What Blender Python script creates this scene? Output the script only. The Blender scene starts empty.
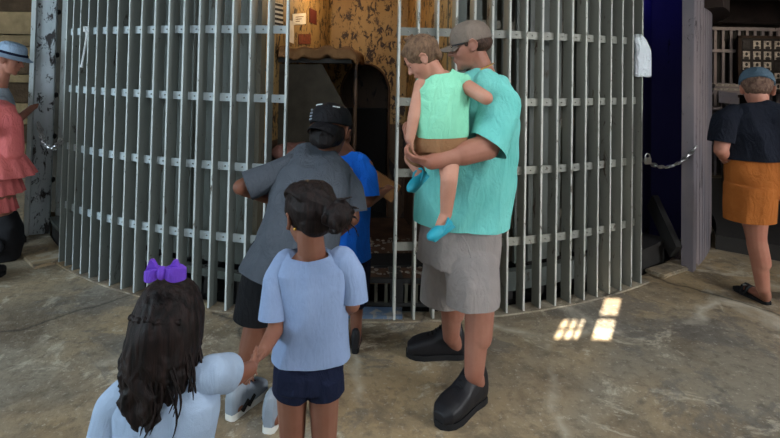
import bpy, bmesh, math, random
import numpy as np
from mathutils import Vector, Matrix, noise
random.seed(7); np.random.seed(7)
PI = math.pi
sc = bpy.context.scene
COL = sc.collection

# ------------------------------------------------------------------ camera
F, PITCH, ROLL, SHIFT, CH = 520.0, -0.02455, -0.01899, -164.977, 1.6
def cam_basis():
    right0 = Vector((1, 0, 0)); up0 = Vector((0, math.sin(PITCH), math.cos(PITCH))); d = Vector((0, math.cos(PITCH), -math.sin(PITCH)))
    c, s = math.cos(ROLL), math.sin(ROLL)
    return right0*c - up0*s, right0*s + up0*c, d
RT, UP, DR = cam_basis()
cd = bpy.data.cameras.new('camera'); cam = bpy.data.objects.new('camera', cd); COL.objects.link(cam)
cam.matrix_world = Matrix(((RT.x, UP.x, -DR.x, 0), (RT.y, UP.y, -DR.y, 0), (RT.z, UP.z, -DR.z, CH), (0, 0, 0, 1)))
cd.sensor_width = 36; cd.lens = F/780*36; cd.shift_y = SHIFT/780; cd.clip_start = 0.05
sc.camera = cam
def P(px, py, Y):
    """pixel + depth along +Y -> world point (used to read positions off the photograph)"""
    r = RT*((px-390)/F) + UP*((219+SHIFT-py)/F) + DR
    return Vector((0, 0, CH)) + r*(Y/r.y)
def G(px, py, z=0.0):
    r = RT*((px-390)/F) + UP*((219+SHIFT-py)/F) + DR
    return Vector((0, 0, CH)) + r*((z-CH)/r.z)

# ------------------------------------------------------------------ world + light
w = bpy.data.worlds.new('world'); sc.world = w; w.use_nodes = True
w.node_tree.nodes['Background'].inputs[0].default_value = (0.55, 0.7, 1, 1)
w.node_tree.nodes['Background'].inputs[1].default_value = 0.6
sc.view_settings.view_transform = 'Standard'; sc.view_settings.look = 'None'
sc.view_settings.exposure = -0.04; sc.view_settings.gamma = 1
def light(kind, name, loc, target, energy, color, **kw):
    l = bpy.data.lights.new(name, kind); l.energy = energy; l.color = color
    for k, v in kw.items(): setattr(l, k, v)
    o = bpy.data.objects.new(name, l); COL.objects.link(o); o.location = loc
    o.rotation_euler = (Vector(target)-Vector(loc)).to_track_quat('-Z', 'Y').to_euler()
    return o
SUN_EL = math.radians(26); SUN_DIR = Vector((.490*math.cos(SUN_EL), .872*math.cos(SUN_EL), -math.sin(SUN_EL)))
light('SUN', 'sun', (-3, -4, 5), Vector((-3, -4, 5))+SUN_DIR, 60, (1, .86, .68), angle=0.005)
light('AREA', 'daylight_left_fill', (-6.4, .2, 2.3), (-1.2, 3.2, .9), 330, (.70, .87, 1), shape='RECTANGLE', size=3.0, size_y=1.6)  # added area light for cool daylight; no window is built here
light('AREA', 'daylight_rear_fill', (-1.0, -1.4, 2.2), (-.2, 3.0, .6), 60, (.84, .93, 1), shape='RECTANGLE', size=3.4, size_y=1.4)  # soft fill added behind the camera, not a real opening
light('AREA', 'daylight_right_fill', (5.8, -.6, 2.3), (1.2, 3.2, .8), 105, (.96, .98, 1), shape='RECTANGLE', size=2.2, size_y=1.3, spread=math.radians(95))  # added side light for the right-hand bars, no window built
light('AREA', 'ceiling_lamp_light', (.3, 1.3, 3.1), (.3, 1.5, 0), 40, (.96, .98, 1), shape='RECTANGLE', size=2.6, size_y=.5)
light('POINT', 'cell_lamp_light', (-.45, 4.55, 2.25), (0, 0, 0), 11, (1, .70, .38), shadow_soft_size=.06)
light('AREA', 'left_passage_light', (-6.5, 6.5, 2.6), (-5, 6.5, 0), 20, (.9, .92, 1), shape='SQUARE', size=1.5)
light('POINT', 'blue_lamp_light', (2.85, 5.0, 2.35), (0, 0, 0), 1.6, (.12, .1, 1), shadow_soft_size=.1)
light('AREA', 'right_passage_fill', (5.6, 6.95, 2.3), (5.5, 8.3, 1.5), 10, (1, .88, .7), shape='SQUARE', size=.6)  # added to brighten the far bars; no visible lamp there

# ------------------------------------------------------------------ materials
def lin(c):
    return tuple((x/255/12.92 if x/255 <= .04045 else ((x/255+.055)/1.055)**2.4) for x in c)
class NT:
    def __init__(s, name):
        s.m = bpy.data.materials.new(name); s.m.use_nodes = True; s.t = s.m.node_tree; s.b = s.t.nodes['Principled BSDF']
        s.co = s.t.nodes.new('ShaderNodeTexCoord')
    def n(s, ty, **kw):
        x = s.t.nodes.new(ty)
        for k, v in kw.items(): setattr(x, k, v)
        return x
    def l(s, a, b): s.t.links.new(a, b)
    def mapped(s, scale, space='Object'):
        m = s.n('ShaderNodeMapping'); m.inputs['Scale'].default_value = scale if hasattr(scale, '__len__') else (scale,)*3
        s.l(s.co.outputs[space], m.inputs[0]); return m.outputs[0]
    def noise(s, scale, detail=4, rough=.55, space='Object', dist=0, vec=None):
        x = s.n('ShaderNodeTexNoise'); x.inputs['Detail'].default_value = detail; x.inputs['Roughness'].default_value = rough; x.inputs['Distortion'].default_value = dist
        x.inputs['Scale'].default_value = 1.0
        s.l(vec if vec is not None else s.mapped(scale, space), x.inputs['Vector']); return x.outputs['Fac']
    def ramp(s, fac, stops):
        r = s.n('ShaderNodeValToRGB'); e = r.color_ramp.elements
        while len(e) < len(stops): e.new(.5)
        for i, (p, c) in enumerate(stops):
            e[i].position = p; e[i].color = (*c, 1) if hasattr(c, '__len__') else (c, c, c, 1)
        s.l(fac, r.inputs[0]); return r.outputs[0]
    def mix(s, fac, a, b, mode='MIX'):
        x = s.n('ShaderNodeMix', data_type='RGBA', blend_type=mode)
        if isinstance(fac, (int, float)): x.inputs[0].default_value = fac
        else: s.l(fac, x.inputs[0])
        for i, v in ((6, a), (7, b)):
            if hasattr(v, '__len__'): x.inputs[i].default_value = (*v, 1) if len(v) == 3 else v
            else: s.l(v, x.inputs[i])
        return x.outputs[2]
    def col(s, v):
        if hasattr(v, '__len__'): s.b.inputs['Base Color'].default_value = (*v, 1)
        else: s.l(v, s.b.inputs['Base Color'])
    def bump(s, fac, st=.3, d=.01):
        x = s.n('ShaderNodeBump'); x.inputs['Strength'].default_value = st; x.inputs['Distance'].default_value = d
        s.l(fac, x.inputs['Height']); s.l(x.outputs[0], s.b.inputs['Normal'])
    def set(s, rough=.7, metal=0, spec=.3):
        s.b.inputs['Roughness'].default_value = rough; s.b.inputs['Metallic'].default_value = metal; s.b.inputs['Specular IOR Level'].default_value = spec
        return s.m
def m_plain(name, c, rough=.7, metal=0, spec=.3, var=.12, scale=14, bump=.15, bd=.004):
    t = NT(name); c = lin(c); n = t.noise(scale, 5)
    t.col(t.mix(t.ramp(n, [(.3, 0), (.7, 1)]), tuple(x*(1-var) for x in c), tuple(min(1, x*(1+var)) for x in c)))
    if bump: t.bump(t.noise(scale*6, 3), bump, bd)
    return t.set(rough, metal, spec)
def m_peel(name, base, light_, rust, amt=.5, scale=(9, 9, 3.5), rough=.55):
    """old painted steel: mottled paint, flaked to rust in spots"""
    t = NT(name); n1 = t.noise((3, 3, .8), 5); c = t.mix(t.ramp(n1, [(.35, 0), (.68, 1)]), lin(base), lin(light_))
    n2 = t.noise(scale, 9, .72, dist=.6); e = .70-.16*amt
    mask = t.ramp(n2, [(e-.02, 0), (e+.03, 1)])
    c = t.mix(mask, c, lin(rust))
    n3 = t.noise((45, 45, 30), 3, .6); c = t.mix(t.ramp(n3, [(.68, 0), (.74, .75)]), c, lin(rust))
    t.col(c); t.bump(mask, .3, -.003); return t.set(rough, 0, .35)
def m_cloth(name, c, c2=None, var=.1, melange=0, rough=.92, bump=.35):
    t = NT(name); c = lin(c); c2 = lin(c2) if c2 else tuple(x*(1-var) for x in c)
    k = t.ramp(t.noise(5, 4), [(.3, 0), (.7, 1)]); cc = t.mix(k, c, c2)
    if melange: cc = t.mix(t.ramp(t.noise((160, 160, 60), 2), [(.4, 0), (.6, melange)]), cc, tuple(x*.62 for x in c))
    t.col(cc)
    a = t.noise(420, 2); b = t.noise((22, 22, 9), 3, .5, dist=1.4)
    m = t.n('ShaderNodeMath', operation='MULTIPLY_ADD'); t.l(b, m.inputs[0]); m.inputs[1].default_value = 9; t.l(a, m.inputs[2])
    t.bump(m.outputs[0], bump, .006); return t.set(rough, 0, .15)
def m_hair(name, c, c2, sc_=(90, 90, 7), rough=.45):
    t = NT(name); n = t.noise(sc_, 4, .6, dist=.4); t.col(t.mix(t.ramp(n, [(.38, 0), (.66, 1)]), lin(c), lin(c2))); t.bump(n, .8, .006); return t.set(rough+.12, 0, .16)
def m_skin(name, c):
    t = NT(name); c = tuple(q*k for q, k in zip(lin(c), (.70, .74, .78))); n = t.noise(9, 4)
    t.col(t.mix(t.ramp(n, [(.35, 0), (.68, 1)]), c, (c[0]*.86, c[1]*.74, c[2]*.70)))
    t.bump(t.noise(160, 3), .12, .002); m = t.set(.55, 0, .35)
    t.b.inputs['Subsurface Weight'].default_value = 0.0
    return m
MAT = dict(
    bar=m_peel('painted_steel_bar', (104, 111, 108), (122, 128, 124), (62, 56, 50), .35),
    bar_right=m_peel('painted_steel_old', (108, 110, 104), (132, 132, 122), (70, 58, 48), .5),
    band=m_peel('painted_steel_band', (158, 170, 176), (178, 190, 194), (90, 84, 78), .25),
    edge=m_peel('lit_worn_bar_edge', (172, 180, 180), (196, 202, 200), (90, 84, 76), .6, (30, 30, 12)), edge_right=m_peel('lit_worn_grey_bar_edge', (160, 162, 156), (184, 184, 176), (90, 84, 76), .7, (30, 30, 12)),
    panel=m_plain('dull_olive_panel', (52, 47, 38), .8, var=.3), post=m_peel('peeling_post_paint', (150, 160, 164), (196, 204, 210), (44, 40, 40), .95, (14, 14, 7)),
    drum=m_peel('drum_plate_paint', (78, 84, 80), (96, 100, 95), (62, 54, 44), .55),
    drum_old=m_peel('drum_plate_worn', (72, 68, 56), (90, 86, 74), (50, 44, 34), .7),
    pale=m_peel('pink_grey_old_paint', (104, 100, 106), (136, 122, 120), (48, 42, 44), .5),
    navy=m_peel('dark_navy_paint', (44, 40, 84), (52, 48, 96), (16, 12, 30), .4),
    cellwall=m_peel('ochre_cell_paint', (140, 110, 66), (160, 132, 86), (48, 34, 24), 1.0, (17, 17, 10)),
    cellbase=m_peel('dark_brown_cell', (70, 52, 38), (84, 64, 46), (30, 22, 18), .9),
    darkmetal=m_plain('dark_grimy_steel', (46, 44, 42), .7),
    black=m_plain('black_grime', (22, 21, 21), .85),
    rust=m_plain('rusty_cell_floor', (78, 56, 42), .85, var=.5, scale=5),
    chrome=m_plain('bright_chain_steel', (190, 190, 190), .3, .9, .5, bump=0),
    bluestep=m_peel('blue_threshold_paint', (62, 80, 104), (88, 104, 122), (120, 116, 110), .9, (12, 12, 12)),
    wood=m_plain('aged_brown_wood', (120, 84, 48), .8, var=.3, scale=(3, 3, 30)if 0 else 9),
    darkwood=m_plain('dark_beam_wood', (44, 32, 26), .85, var=.4, scale=6),
    blanket=m_cloth('brown_wool_blanket', (138, 104, 70), (92, 62, 44), rough=1),
    paper=m_plain('white_paper', (214, 206, 190), .9, bump=0), towel=m_cloth('white_terry', (226, 232, 236), (206, 214, 220), bump=.9),
    ceiling=m_plain('dim_ceiling_plaster', (120, 118, 112), .9), wall=m_plain('room_wall_plaster', (128, 126, 120), .9),
    teal=m_cloth('turquoise_tshirt', (116, 194, 186), (96, 176, 168)), mint=m_cloth('mint_tank', (132, 204, 172), (116, 188, 156)),
    shorts=m_cloth('light_grey_shorts', (144, 136, 132), (126, 120, 118)), brown=m_cloth('brown_toddler_shorts', (142, 106, 76), (124, 90, 62)),
    grey=m_cloth('charcoal_tshirt', (74, 80, 88), (62, 68, 76)), blackcloth=m_cloth('black_cloth', (24, 25, 28), (16, 17, 20)),
    blue=m_cloth('bright_blue_tshirt', (26, 104, 208), (20, 88, 186)),
    sky=m_cloth('pale_blue_tshirt', (136, 155, 188), (124, 143, 176), melange=.12, bump=.2), sky2=m_cloth('pale_grey_blue_tshirt', (150, 168, 190), (138, 156, 180), bump=.2),
    navycloth=m_cloth('navy_shorts', (24, 30, 52), (18, 24, 44)), pink=m_cloth('coral_pink_cloth', (196, 106, 104), (172, 88, 88)),
    orange=m_cloth('rust_orange_shorts', (160, 94, 42), (140, 80, 34)), darkshirt=m_cloth('black_navy_tshirt', (22, 26, 36), (16, 19, 28)),
    capgrey=m_cloth('taupe_cap', (116, 104, 94), (98, 88, 80)), capblack=m_cloth('black_cap', (22, 22, 26), (14, 14, 18), rough=.7),
    capblue=m_cloth('faded_blue_cap', (150, 170, 192), (130, 152, 176)), capteal=m_cloth('slate_cap', (78, 96, 108), (62, 78, 90)),
    lightshirt=m_cloth('pale_grey_shirt', (140, 150, 160), (120, 130, 142)),
    skin=m_skin('tan_skin', (172, 116, 94)), skin_fair=m_skin('fair_toddler_skin', (206, 148, 122)), skin_brown=m_skin('brown_skin', (134, 87, 66)),
    skin_olive=m_skin('olive_skin', (150, 100, 78)), skin_red=m_skin('ruddy_skin', (190, 128, 104)),
    hair_black=m_hair('black_hair', (14, 11, 12), (30, 24, 24)), hair_brown=m_hair('dark_brown_hair', (11, 8, 8), (36, 25, 23)),
    hair_sand=m_hair('sandy_brown_hair', (78, 60, 46), (112, 88, 68), (70, 70, 30), .6), hair_man=m_hair('short_dark_hair', (44, 32, 26), (74, 54, 44), (90, 90, 60)),
    hair_grey=m_hair('greying_brown_hair', (74, 54, 44), (108, 84, 70), (80, 80, 40), .6),
    shoe=m_plain('black_leather_shoe', (22, 22, 26), .5, bump=.2), sole=m_plain('black_rubber_sole', (20, 20, 22), .8), white_sole=m_plain('white_rubber', (206, 206, 200), .7),
    croc=m_plain('teal_rubber_shoe', (36, 140, 158), .5, bump=0), purple=m_cloth('purple_ribbon', (112, 70, 190), (92, 54, 170), rough=.5),
    gold=m_plain('gold_metal', (220, 170, 80), .3, .9, .5, bump=0), eye_white=m_plain('eye_white', (214, 206, 200), .3, bump=0, var=0), lens=m_plain('dark_sunglass', (18, 16, 18), .2, bump=0),
    stone=m_plain('ochre_stone_block', (128, 112, 82), .95, var=.35, scale=4, bump=.6, bd=.02),
    stone_dark=m_plain('brown_stone_band', (74, 60, 44), .95, var=.4, scale=5, bump=.6, bd=.02),
    photo=m_plain('portrait_print', (150, 142, 134), .6, bump=0, var=.5, scale=30), photo_dark=m_plain('portrait_dark', (40, 36, 36), .6, bump=0), board=m_plain('dark_display_board', (36, 32, 32), .8),
    wheel=m_plain('black_bag_fabric', (20, 20, 24), .75), lamp=None)
def m_emit(name, c, st):
    t = NT(name); t.b.inputs['Emission Color'].default_value = (*lin(c), 1); t.b.inputs['Emission Strength'].default_value = st; t.col(lin(c)); return t.set()
MAT['lamp'] = m_emit('glowing_bulb', (255, 190, 100), 12)
def m_floor():
    t = NT('worn_concrete'); big = t.noise(.55, 4, .6, dist=.5); mid = t.noise(1.7, 8, .7, dist=.5); fine = t.noise(14, 7, .7)
    c = t.mix(t.ramp(big, [(.40, 0), (.58, 1)]), lin((134, 126, 110)), lin((160, 138, 104)))
    c = t.mix(t.ramp(mid, [(.38, .8), (.52, 0)]), c, lin((98, 86, 70)))
    c = t.mix(t.ramp(t.noise(2.3, 8, .75, dist=.9), [(.55, 0), (.60, .6), (.70, .25)]), c, lin((196, 188, 168)))
    c = t.mix(t.ramp(t.noise(.9, 8, .7, dist=.6), [(.55, 0), (.58, .5)]), c, lin((88, 88, 88)))
    c = t.mix(t.ramp(fine, [(.34, .6), (.5, 0)]), c, lin((84, 76, 66)))
    c = t.mix(t.ramp(t.noise(38, 4, .7), [(.58, 0), (.72, .6)]), c, lin((200, 194, 180)))
    v = t.n('ShaderNodeTexVoronoi', feature='DISTANCE_TO_EDGE'); v.inputs['Scale'].default_value = .38
    wv = t.n('ShaderNodeVectorMath', operation='MULTIPLY_ADD'); ns = t.n('ShaderNodeTexNoise'); ns.inputs['Scale'].default_value = 2.2; ns.inputs['Detail'].default_value = 6
    t.l(t.co.outputs['Object'], ns.inputs['Vector']); t.l(ns.outputs['Color'], wv.inputs[0]); wv.inputs[1].default_value = (.35,)*3; t.l(t.co.outputs['Object'], wv.inputs[2]); t.l(wv.outputs[0], v.inputs['Vector'])
    v2 = t.n('ShaderNodeTexVoronoi', feature='DISTANCE_TO_EDGE'); v2.inputs['Scale'].default_value = .8; t.l(wv.outputs[0], v2.inputs['Vector'])
    vein = t.mix(t.ramp(t.noise(1.3, 5, .6), [(.48, 0), (.6, 1)]), (0, 0, 0), t.ramp(v2.outputs['Distance'], [(.0, .75), (.035, 0)])); c = t.mix(vein, c, lin((196, 188, 170)))
    ck = t.ramp(v.outputs['Distance'], [(.0, .8), (.006, 0)]); c = t.mix(ck, c, lin((48, 43, 38)))
    t.col(c)
    m = t.n('ShaderNodeMath', operation='ADD'); t.l(fine, m.inputs[0]); t.l(mid, m.inputs[1]); t.bump(m.outputs[0], .55, .02); return t.set(.62, 0, .4)
MAT['floor'] = m_floor()

# ------------------------------------------------------------------ mesh toolkit
class MB:
    def __init__(s): s.v = []; s.f = []; s.n = 0
    def add(s, v, f):
        v = np.asarray(v, float); s.v.append(v); s.f += [tuple(i+s.n for i in q) for q in f]; s.n += len(v)
    def rings(s, rs, cap=True, close=False):
        """rs: list of (k,3) arrays"""
        k = len(rs[0]); v = np.concatenate(rs); f = []; m = len(rs)
        for i in range(m-1 if not close else m):
            a = i*k; b = ((i+1) % m)*k
            for j in range(k): f.append((a+j, a+(j+1) % k, b+(j+1) % k, b+j))
        if cap and not close: f.append(tuple(range(k))[::-1]); f.append(tuple((m-1)*k+j for j in range(k)))
        s.add(v, f); return s
    def cap(s, p, q, r1, r2=None, k=14, flat=False):
        r2 = r1 if r2 is None else r2; p, q = np.array(p, float), np.array(q, float); d = q-p; L = np.linalg.norm(d); d = d/L if L > 1e-9 else np.array([0, 0, 1.])
        u = np.cross(d, [0, 0, 1.] if abs(d[2]) < .9 else [1., 0, 0]); u /= np.linalg.norm(u); w_ = np.cross(d, u)
        t = np.arange(k)/k*2*PI; c = np.cos(t)[:, None]*u+np.sin(t)[:, None]*w_; rs = []
        if not flat:
            for a in (-80, -55, -25): rs.append(p+d*r1*math.sin(math.radians(a))+c*r1*math.cos(math.radians(a)))
        rs.append(p+c*r1); rs.append((p+q)/2+c*(r1+r2)/2); rs.append(q+c*r2)
        if not flat:
            for a in (25, 55, 80): rs.append(q+d*r2*math.sin(math.radians(a))+c*r2*math.cos(math.radians(a)))
        return s.rings(rs)
    def chain(s, pts, rad, k=14):
        for i in range(len(pts)-1): s.cap(pts[i], pts[i+1], rad[i], rad[i+1], k)
        return s
    def tube(s, pts, rad, k=10, close=False):
        pts = [np.array(p, float) for p in pts]; m = len(pts); rad = rad if hasattr(rad, '__len__') else [rad]*m; rs = []; pu = None
        for i in range(m):
            if close: d = pts[(i+1) % m]-pts[i-1]
            else: d = pts[min(i+1, m-1)]-pts[max(i-1, 0)]
            d /= np.linalg.norm(d)+1e-12
            if pu is None:
                u = np.cross(d, [0, 0, 1.] if abs(d[2]) < .9 else [1., 0, 0])
            else: u = pu-d*np.dot(pu, d)
            u /= np.linalg.norm(u); pu = u; w_ = np.cross(d, u); t = np.arange(k)/k*2*PI
            rs.append(pts[i]+rad[i]*(np.cos(t)[:, None]*u+np.sin(t)[:, None]*w_))
        return s.rings(rs, True, close)
    def ell(s, c, r, R=None, k=18, m=11):
        R = np.array(R) if R is not None else np.eye(3); rs = []
        for i in range(m):
            a = -PI/2+(i+.5)/m*PI; t = np.arange(k)/k*2*PI
            loc = np.stack([np.cos(t)*math.cos(a)*r[0], np.sin(t)*math.cos(a)*r[1], np.full(k, math.sin(a)*r[2])], -1)
            rs.append(np.array(c)+loc@R.T)
        return s.rings(rs)
    def loft(s, secs, k=28, e=2.3):
        """secs: (centre, halfwidth, halfdepth, side vector)"""
        cs = [np.array(q[0], float) for q in secs]; rs = []
        for i, q in enumerate(secs):
            d = cs[min(i+1, len(cs)-1)]-cs[max(i-1, 0)]; d /= np.linalg.norm(d); sd = np.array(q[3], float); sd -= d*np.dot(sd, d); sd /= np.linalg.norm(sd); fd = np.cross(d, sd)
            t = np.arange(k)/k*2*PI; ct, st = np.cos(t), np.sin(t)
            x = np.sign(ct)*np.abs(ct)**(2/e)*q[1]; y = np.sign(st)*np.abs(st)**(2/e)*q[2]
            rs.append(cs[i]+x[:, None]*sd+y[:, None]*fd)
        return s.rings(rs)
    def box(s, c, sz, R=None):
        R = np.array(R) if R is not None else np.eye(3); h = np.array(sz)/2
        v = np.array([[x, y, z] for x in (-1, 1) for y in (-1, 1) for z in (-1, 1)])*h
        s.add(np.array(c)+v@R.T, [(0, 1, 3, 2), (4, 6, 7, 5), (0, 4, 5, 1), (2, 3, 7, 6), (0, 2, 6, 4), (1, 5, 7, 3)]); return s
    def mesh(s, name):
        me = bpy.data.meshes.new(name); v = np.concatenate(s.v); me.from_pydata(v.tolist(), [], s.f)
        bm = bmesh.new(); bm.from_mesh(me); bmesh.ops.recalc_face_normals(bm, faces=bm.faces); bm.to_mesh(me); bm.free(); return me
    def build(s, name, mat, parent=None, smooth=True, bevel=0, loc=None):
        me = s.mesh(name)
        if bevel:
            bm = bmesh.new(); bm.from_mesh(me); bmesh.ops.bevel(bm, geom=list(bm.edges), offset=bevel, segments=2, affect='EDGES', clamp_overlap=True); bm.to_mesh(me); bm.free()
        return put(me, name, mat, parent, smooth, loc)
def put(me, name, mat, parent=None, smooth=True, loc=None):
    me.materials.clear(); me.materials.append(MAT[mat] if isinstance(mat, str) else mat); me.polygons.foreach_set('use_smooth', [smooth]*len(me.polygons))
    if smooth:
        try: me.set_sharp_from_angle(angle=math.radians(50))
        except Exception: pass
    o = bpy.data.objects.new(name, me); COL.objects.link(o)
    if loc is not None: o.location = loc
    if parent is not None:
        o.parent = parent; base = parent
        off = Vector((0, 0, 0))
        while base is not None: off += base.location; base = base.parent
        if loc is None: me.transform(Matrix.Translation(-off))
        else: o.location = Vector(loc)-off
    return o
def root(name, label, cat, loc=(0, 0, 0), group=None):
    o = bpy.data.objects.new(name, None); COL.objects.link(o); o.location = loc; o.empty_display_size = .1
    o['label'] = label; o['category'] = cat
    if group: o['group'] = group
    return o
def tag(o, label, cat, group=None):
    o['label'] = label; o['category'] = cat
    if group: o['group'] = group
    return o
def struct(o): o['kind'] = 'structure'; return o
def fuse(mb, name, mat, parent=None, voxel=.005, smooth=4, wr=0, wdir=None, wf=(9, 40), trim=None, cuts=(), seed=0, fac=.5):
    """union of overlapping closed shapes -> one continuous skin; optional cloth folds and open hems"""
    me = mb.mesh(name+'_tmp'); o = bpy.data.objects.new('tmp', me); COL.objects.link(o)
    r = o.modifiers.new('r', 'REMESH'); r.mode = 'VOXEL'; r.voxel_size = voxel; r.adaptivity = 0
    if smooth: q = o.modifiers.new('s', 'SMOOTH'); q.factor = fac; q.iterations = smooth
    dg = bpy.context.evaluated_depsgraph_get(); me2 = bpy.data.meshes.new_from_object(o.evaluated_get(dg)); bpy.data.objects.remove(o); me2.name = name
    n = len(me2.vertices); co = np.empty(n*3); me2.vertices.foreach_get('co', co); co = co.reshape(-1, 3)
    if wr:
        nr = np.empty(n*3); me2.vertices.foreach_get('normal', nr); nr = nr.reshape(-1, 3)
        dv = np.array(wdir if wdir is not None else (0, 0, 1.), float); dv /= np.linalg.norm(dv)
        al = co@dv; base = co-al[:, None]*dv; lo, hi = wf
        q = base*hi+(al*lo)[:, None]*dv+seed*3.1; dis = np.empty(n)
        for i in range(n):
            p = q[i]; a = noise.noise((p[0]*.35, p[1]*.35, p[2]*.35)); b = noise.noise((p[0], p[1], p[2])); dis[i] = .6*(1-abs(a)*3)+.5*b
        co = co+nr*(dis*wr)[:, None]; me2.vertices.foreach_set('co', co.ravel())
    if cuts:
        bm = bmesh.new(); bm.from_mesh(me2)
        for cut in cuts:          # open a hem: slice along the plane inside a short tube around its axis, drop the end cap
            cp, cn, cr = cut[:3]; dep = cut[3] if len(cut) > 3 else .07
            cp = Vector(cp); cn = Vector(cn).normalized()
            def inside(q, lo):
                q = q-cp; d = q.dot(cn); return lo < d < dep and (q-cn*d).length < cr
            fs = [f for f in bm.faces if inside(f.calc_center_median(), -.03)]
            gm = list({v for f in fs for v in f.verts})+list({e for f in fs for e in f.edges})+fs
            bmesh.ops.bisect_plane(bm, geom=gm, plane_co=cp, plane_no=cn, dist=1e-5)
            bmesh.ops.delete(bm, geom=[f for f in bm.faces if inside(f.calc_center_median(), 0)], context='FACES')
        bm.to_mesh(me2); bm.free()
    return put(me2, name, mat, parent, True)

def frame(fwd, up=(0, 0, 1)):
    f = Vector(fwd).normalized(); l = Vector(up).cross(f).normalized(); u = f.cross(l)
    return np.array([[f.x, l.x, u.x], [f.y, l.y, u.y], [f.z, l.z, u.z]])
def head_shapes(mb, c, h, R, neck=None, ears=True, fat=1.0, child=False):
    """c: chin-level centre under skull; h: head height; R columns forward,left,up"""
    c = np.array(c, float); T = lambda x, y, z: c+R@(np.array([x, y, z])*h)
    E = lambda p, r, Q=None: mb.ell(T(*p), np.array(r)*h, R if Q is None else R@Q)
    jw = .92 if child else 1
    E((-.07, 0, .63), (.42, .335, .37)); E((.07, 0, .45), (.285, .27*fat, .40)); E((.10, 0, .2), (.235*jw, .2*fat*jw, .17)); E((.25, 0, .09), (.085, .09, .07))
    E((.27, 0, .575), (.09, .2, .055)); E((.18, .14*fat, .36), (.12, .09, .1)); E((.18, -.14*fat, .36), (.12, .09, .1))
    nl = .8 if child else 1
    mb.cap(T(.33, 0, .52), T(.34+.08*nl, 0, .385), .03*h, .045*h); E((.35, .035, .37), (.045, .035, .03)); E((.35, -.035, .37), (.045, .035, .03))
    E((.33, 0, .27), (.05, .085, .022)); E((.325, 0, .235), (.05, .075, .024))
    if ears:
        for s in (1, -1):
            a = math.radians(20)*s; Q = np.array([[math.cos(a), math.sin(a), 0], [-math.sin(a), math.cos(a), 0], [0, 0, 1]])
            E((-.07, s*.335, .46), (.085, .03, .125), Q); E((-.05, s*.33, .37), (.045, .03, .05), Q)
            mb.tube([T(-.02, s*.345, .38), T(-.09, s*.38, .36), T(-.155, s*.385, .44), T(-.16, s*.39, .54), T(-.09, s*.375, .6), T(-.01, s*.35, .57)], .02*h, 8)
    if neck is not None: mb.cap(T(-.1, 0, .28), neck, .205*h*fat, .23*h*fat)
    return T
def eyes(T, h, R, parent):
    for s in (1, -1):
        e = MB().ell(T(.262, s*.125, .49), np.array((.048, .045, .032))*h, R).build('eye', 'eye_white', parent)
        MB().ell(T(.300, s*.127, .488), np.array((.016, .03, .026))*h, R).build('pupil', 'lens', e)
def hand_shapes(mb, wrist, fwd, palm, L=.18, side=1, curl=.5, spread=.1, thumb=.6):
    """palm: direction the palm faces; side +1 when the thumb sits on (palm x fwd) side"""
    f = Vector(fwd).normalized(); n = Vector(palm); n = (n-f*n.dot(f)).normalized(); t = n.cross(f)*side; w0 = Vector(wrist); k = L/.18
    ctr = w0+f*.045*k
    R = np.array([[f.x, t.x, n.x], [f.y, t.y, n.y], [f.z, t.z, n.z]])
    mb.ell(ctr, (.052*k, .040*k, .016*k), R); mb.ell(w0+f*.07*k, (.03*k, .042*k, .014*k), R); mb.cap(w0-f*.01*k, w0+f*.03*k, .024*k, .026*k); mb.ell(w0+f*.035*k+t*.022*k+n*.008*k, (.03*k, .018*k, .016*k), R)
    for i, (off, ln, r) in enumerate(((.031, .9, .0088), (.011, 1.0, .009), (-.010, .94, .0086), (-.030, .76, .0076))):
        p = w0+f*.082*k+t*off*k; ang = 0; d0 = (f+t*off*spread*20).normalized(); pts = [p-f*.02*k, p]
        for seg, sl in enumerate((.040, .026, .022)):
            ang += curl*(.5, .9, .7)[seg]; d = d0*math.cos(ang)+n*math.sin(ang); p = p+d*sl*ln*k; pts.append(p)
        mb.chain(pts, [r*k*1.05, r*k, r*k*.95, r*k*.88, r*k*.78], 8)
    a = w0+f*.018*k+t*.026*k+n*.006*k; d1 = (f*.65+t*.75+n*.25*thumb).normalized(); b = a+d1*.040*k; d2 = (f*.95+t*.25+n*.45*thumb).normalized(); c = b+d2*.030*k; e = c+(d2+n*.2*thumb).normalized()*.024*k
    mb.chain([a, b, c, e], [.014*k, .0115*k, .0105*k, .0085*k], 8)
    return w0+f*.08*k
def sleeve(pts, rad, mat, par, voxel=.0055, wr=.01, cn=(0, 0, -1), back=.012, seed=0):
    """open-ended sleeve: starts inside the shoulder, hem sliced a little before the last point"""
    mb = MB(); mb.chain(pts, rad, 18); d = (Vector(pts[-1])-Vector(pts[-2])).normalized(); n = (d+Vector(cn)).normalized()
    return fuse(mb, 'sleeve', mat, par, voxel, 3, wr, d, (5, 16), cuts=((Vector(pts[-1])-n*back, n, .3, .3),), seed=seed)
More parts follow.
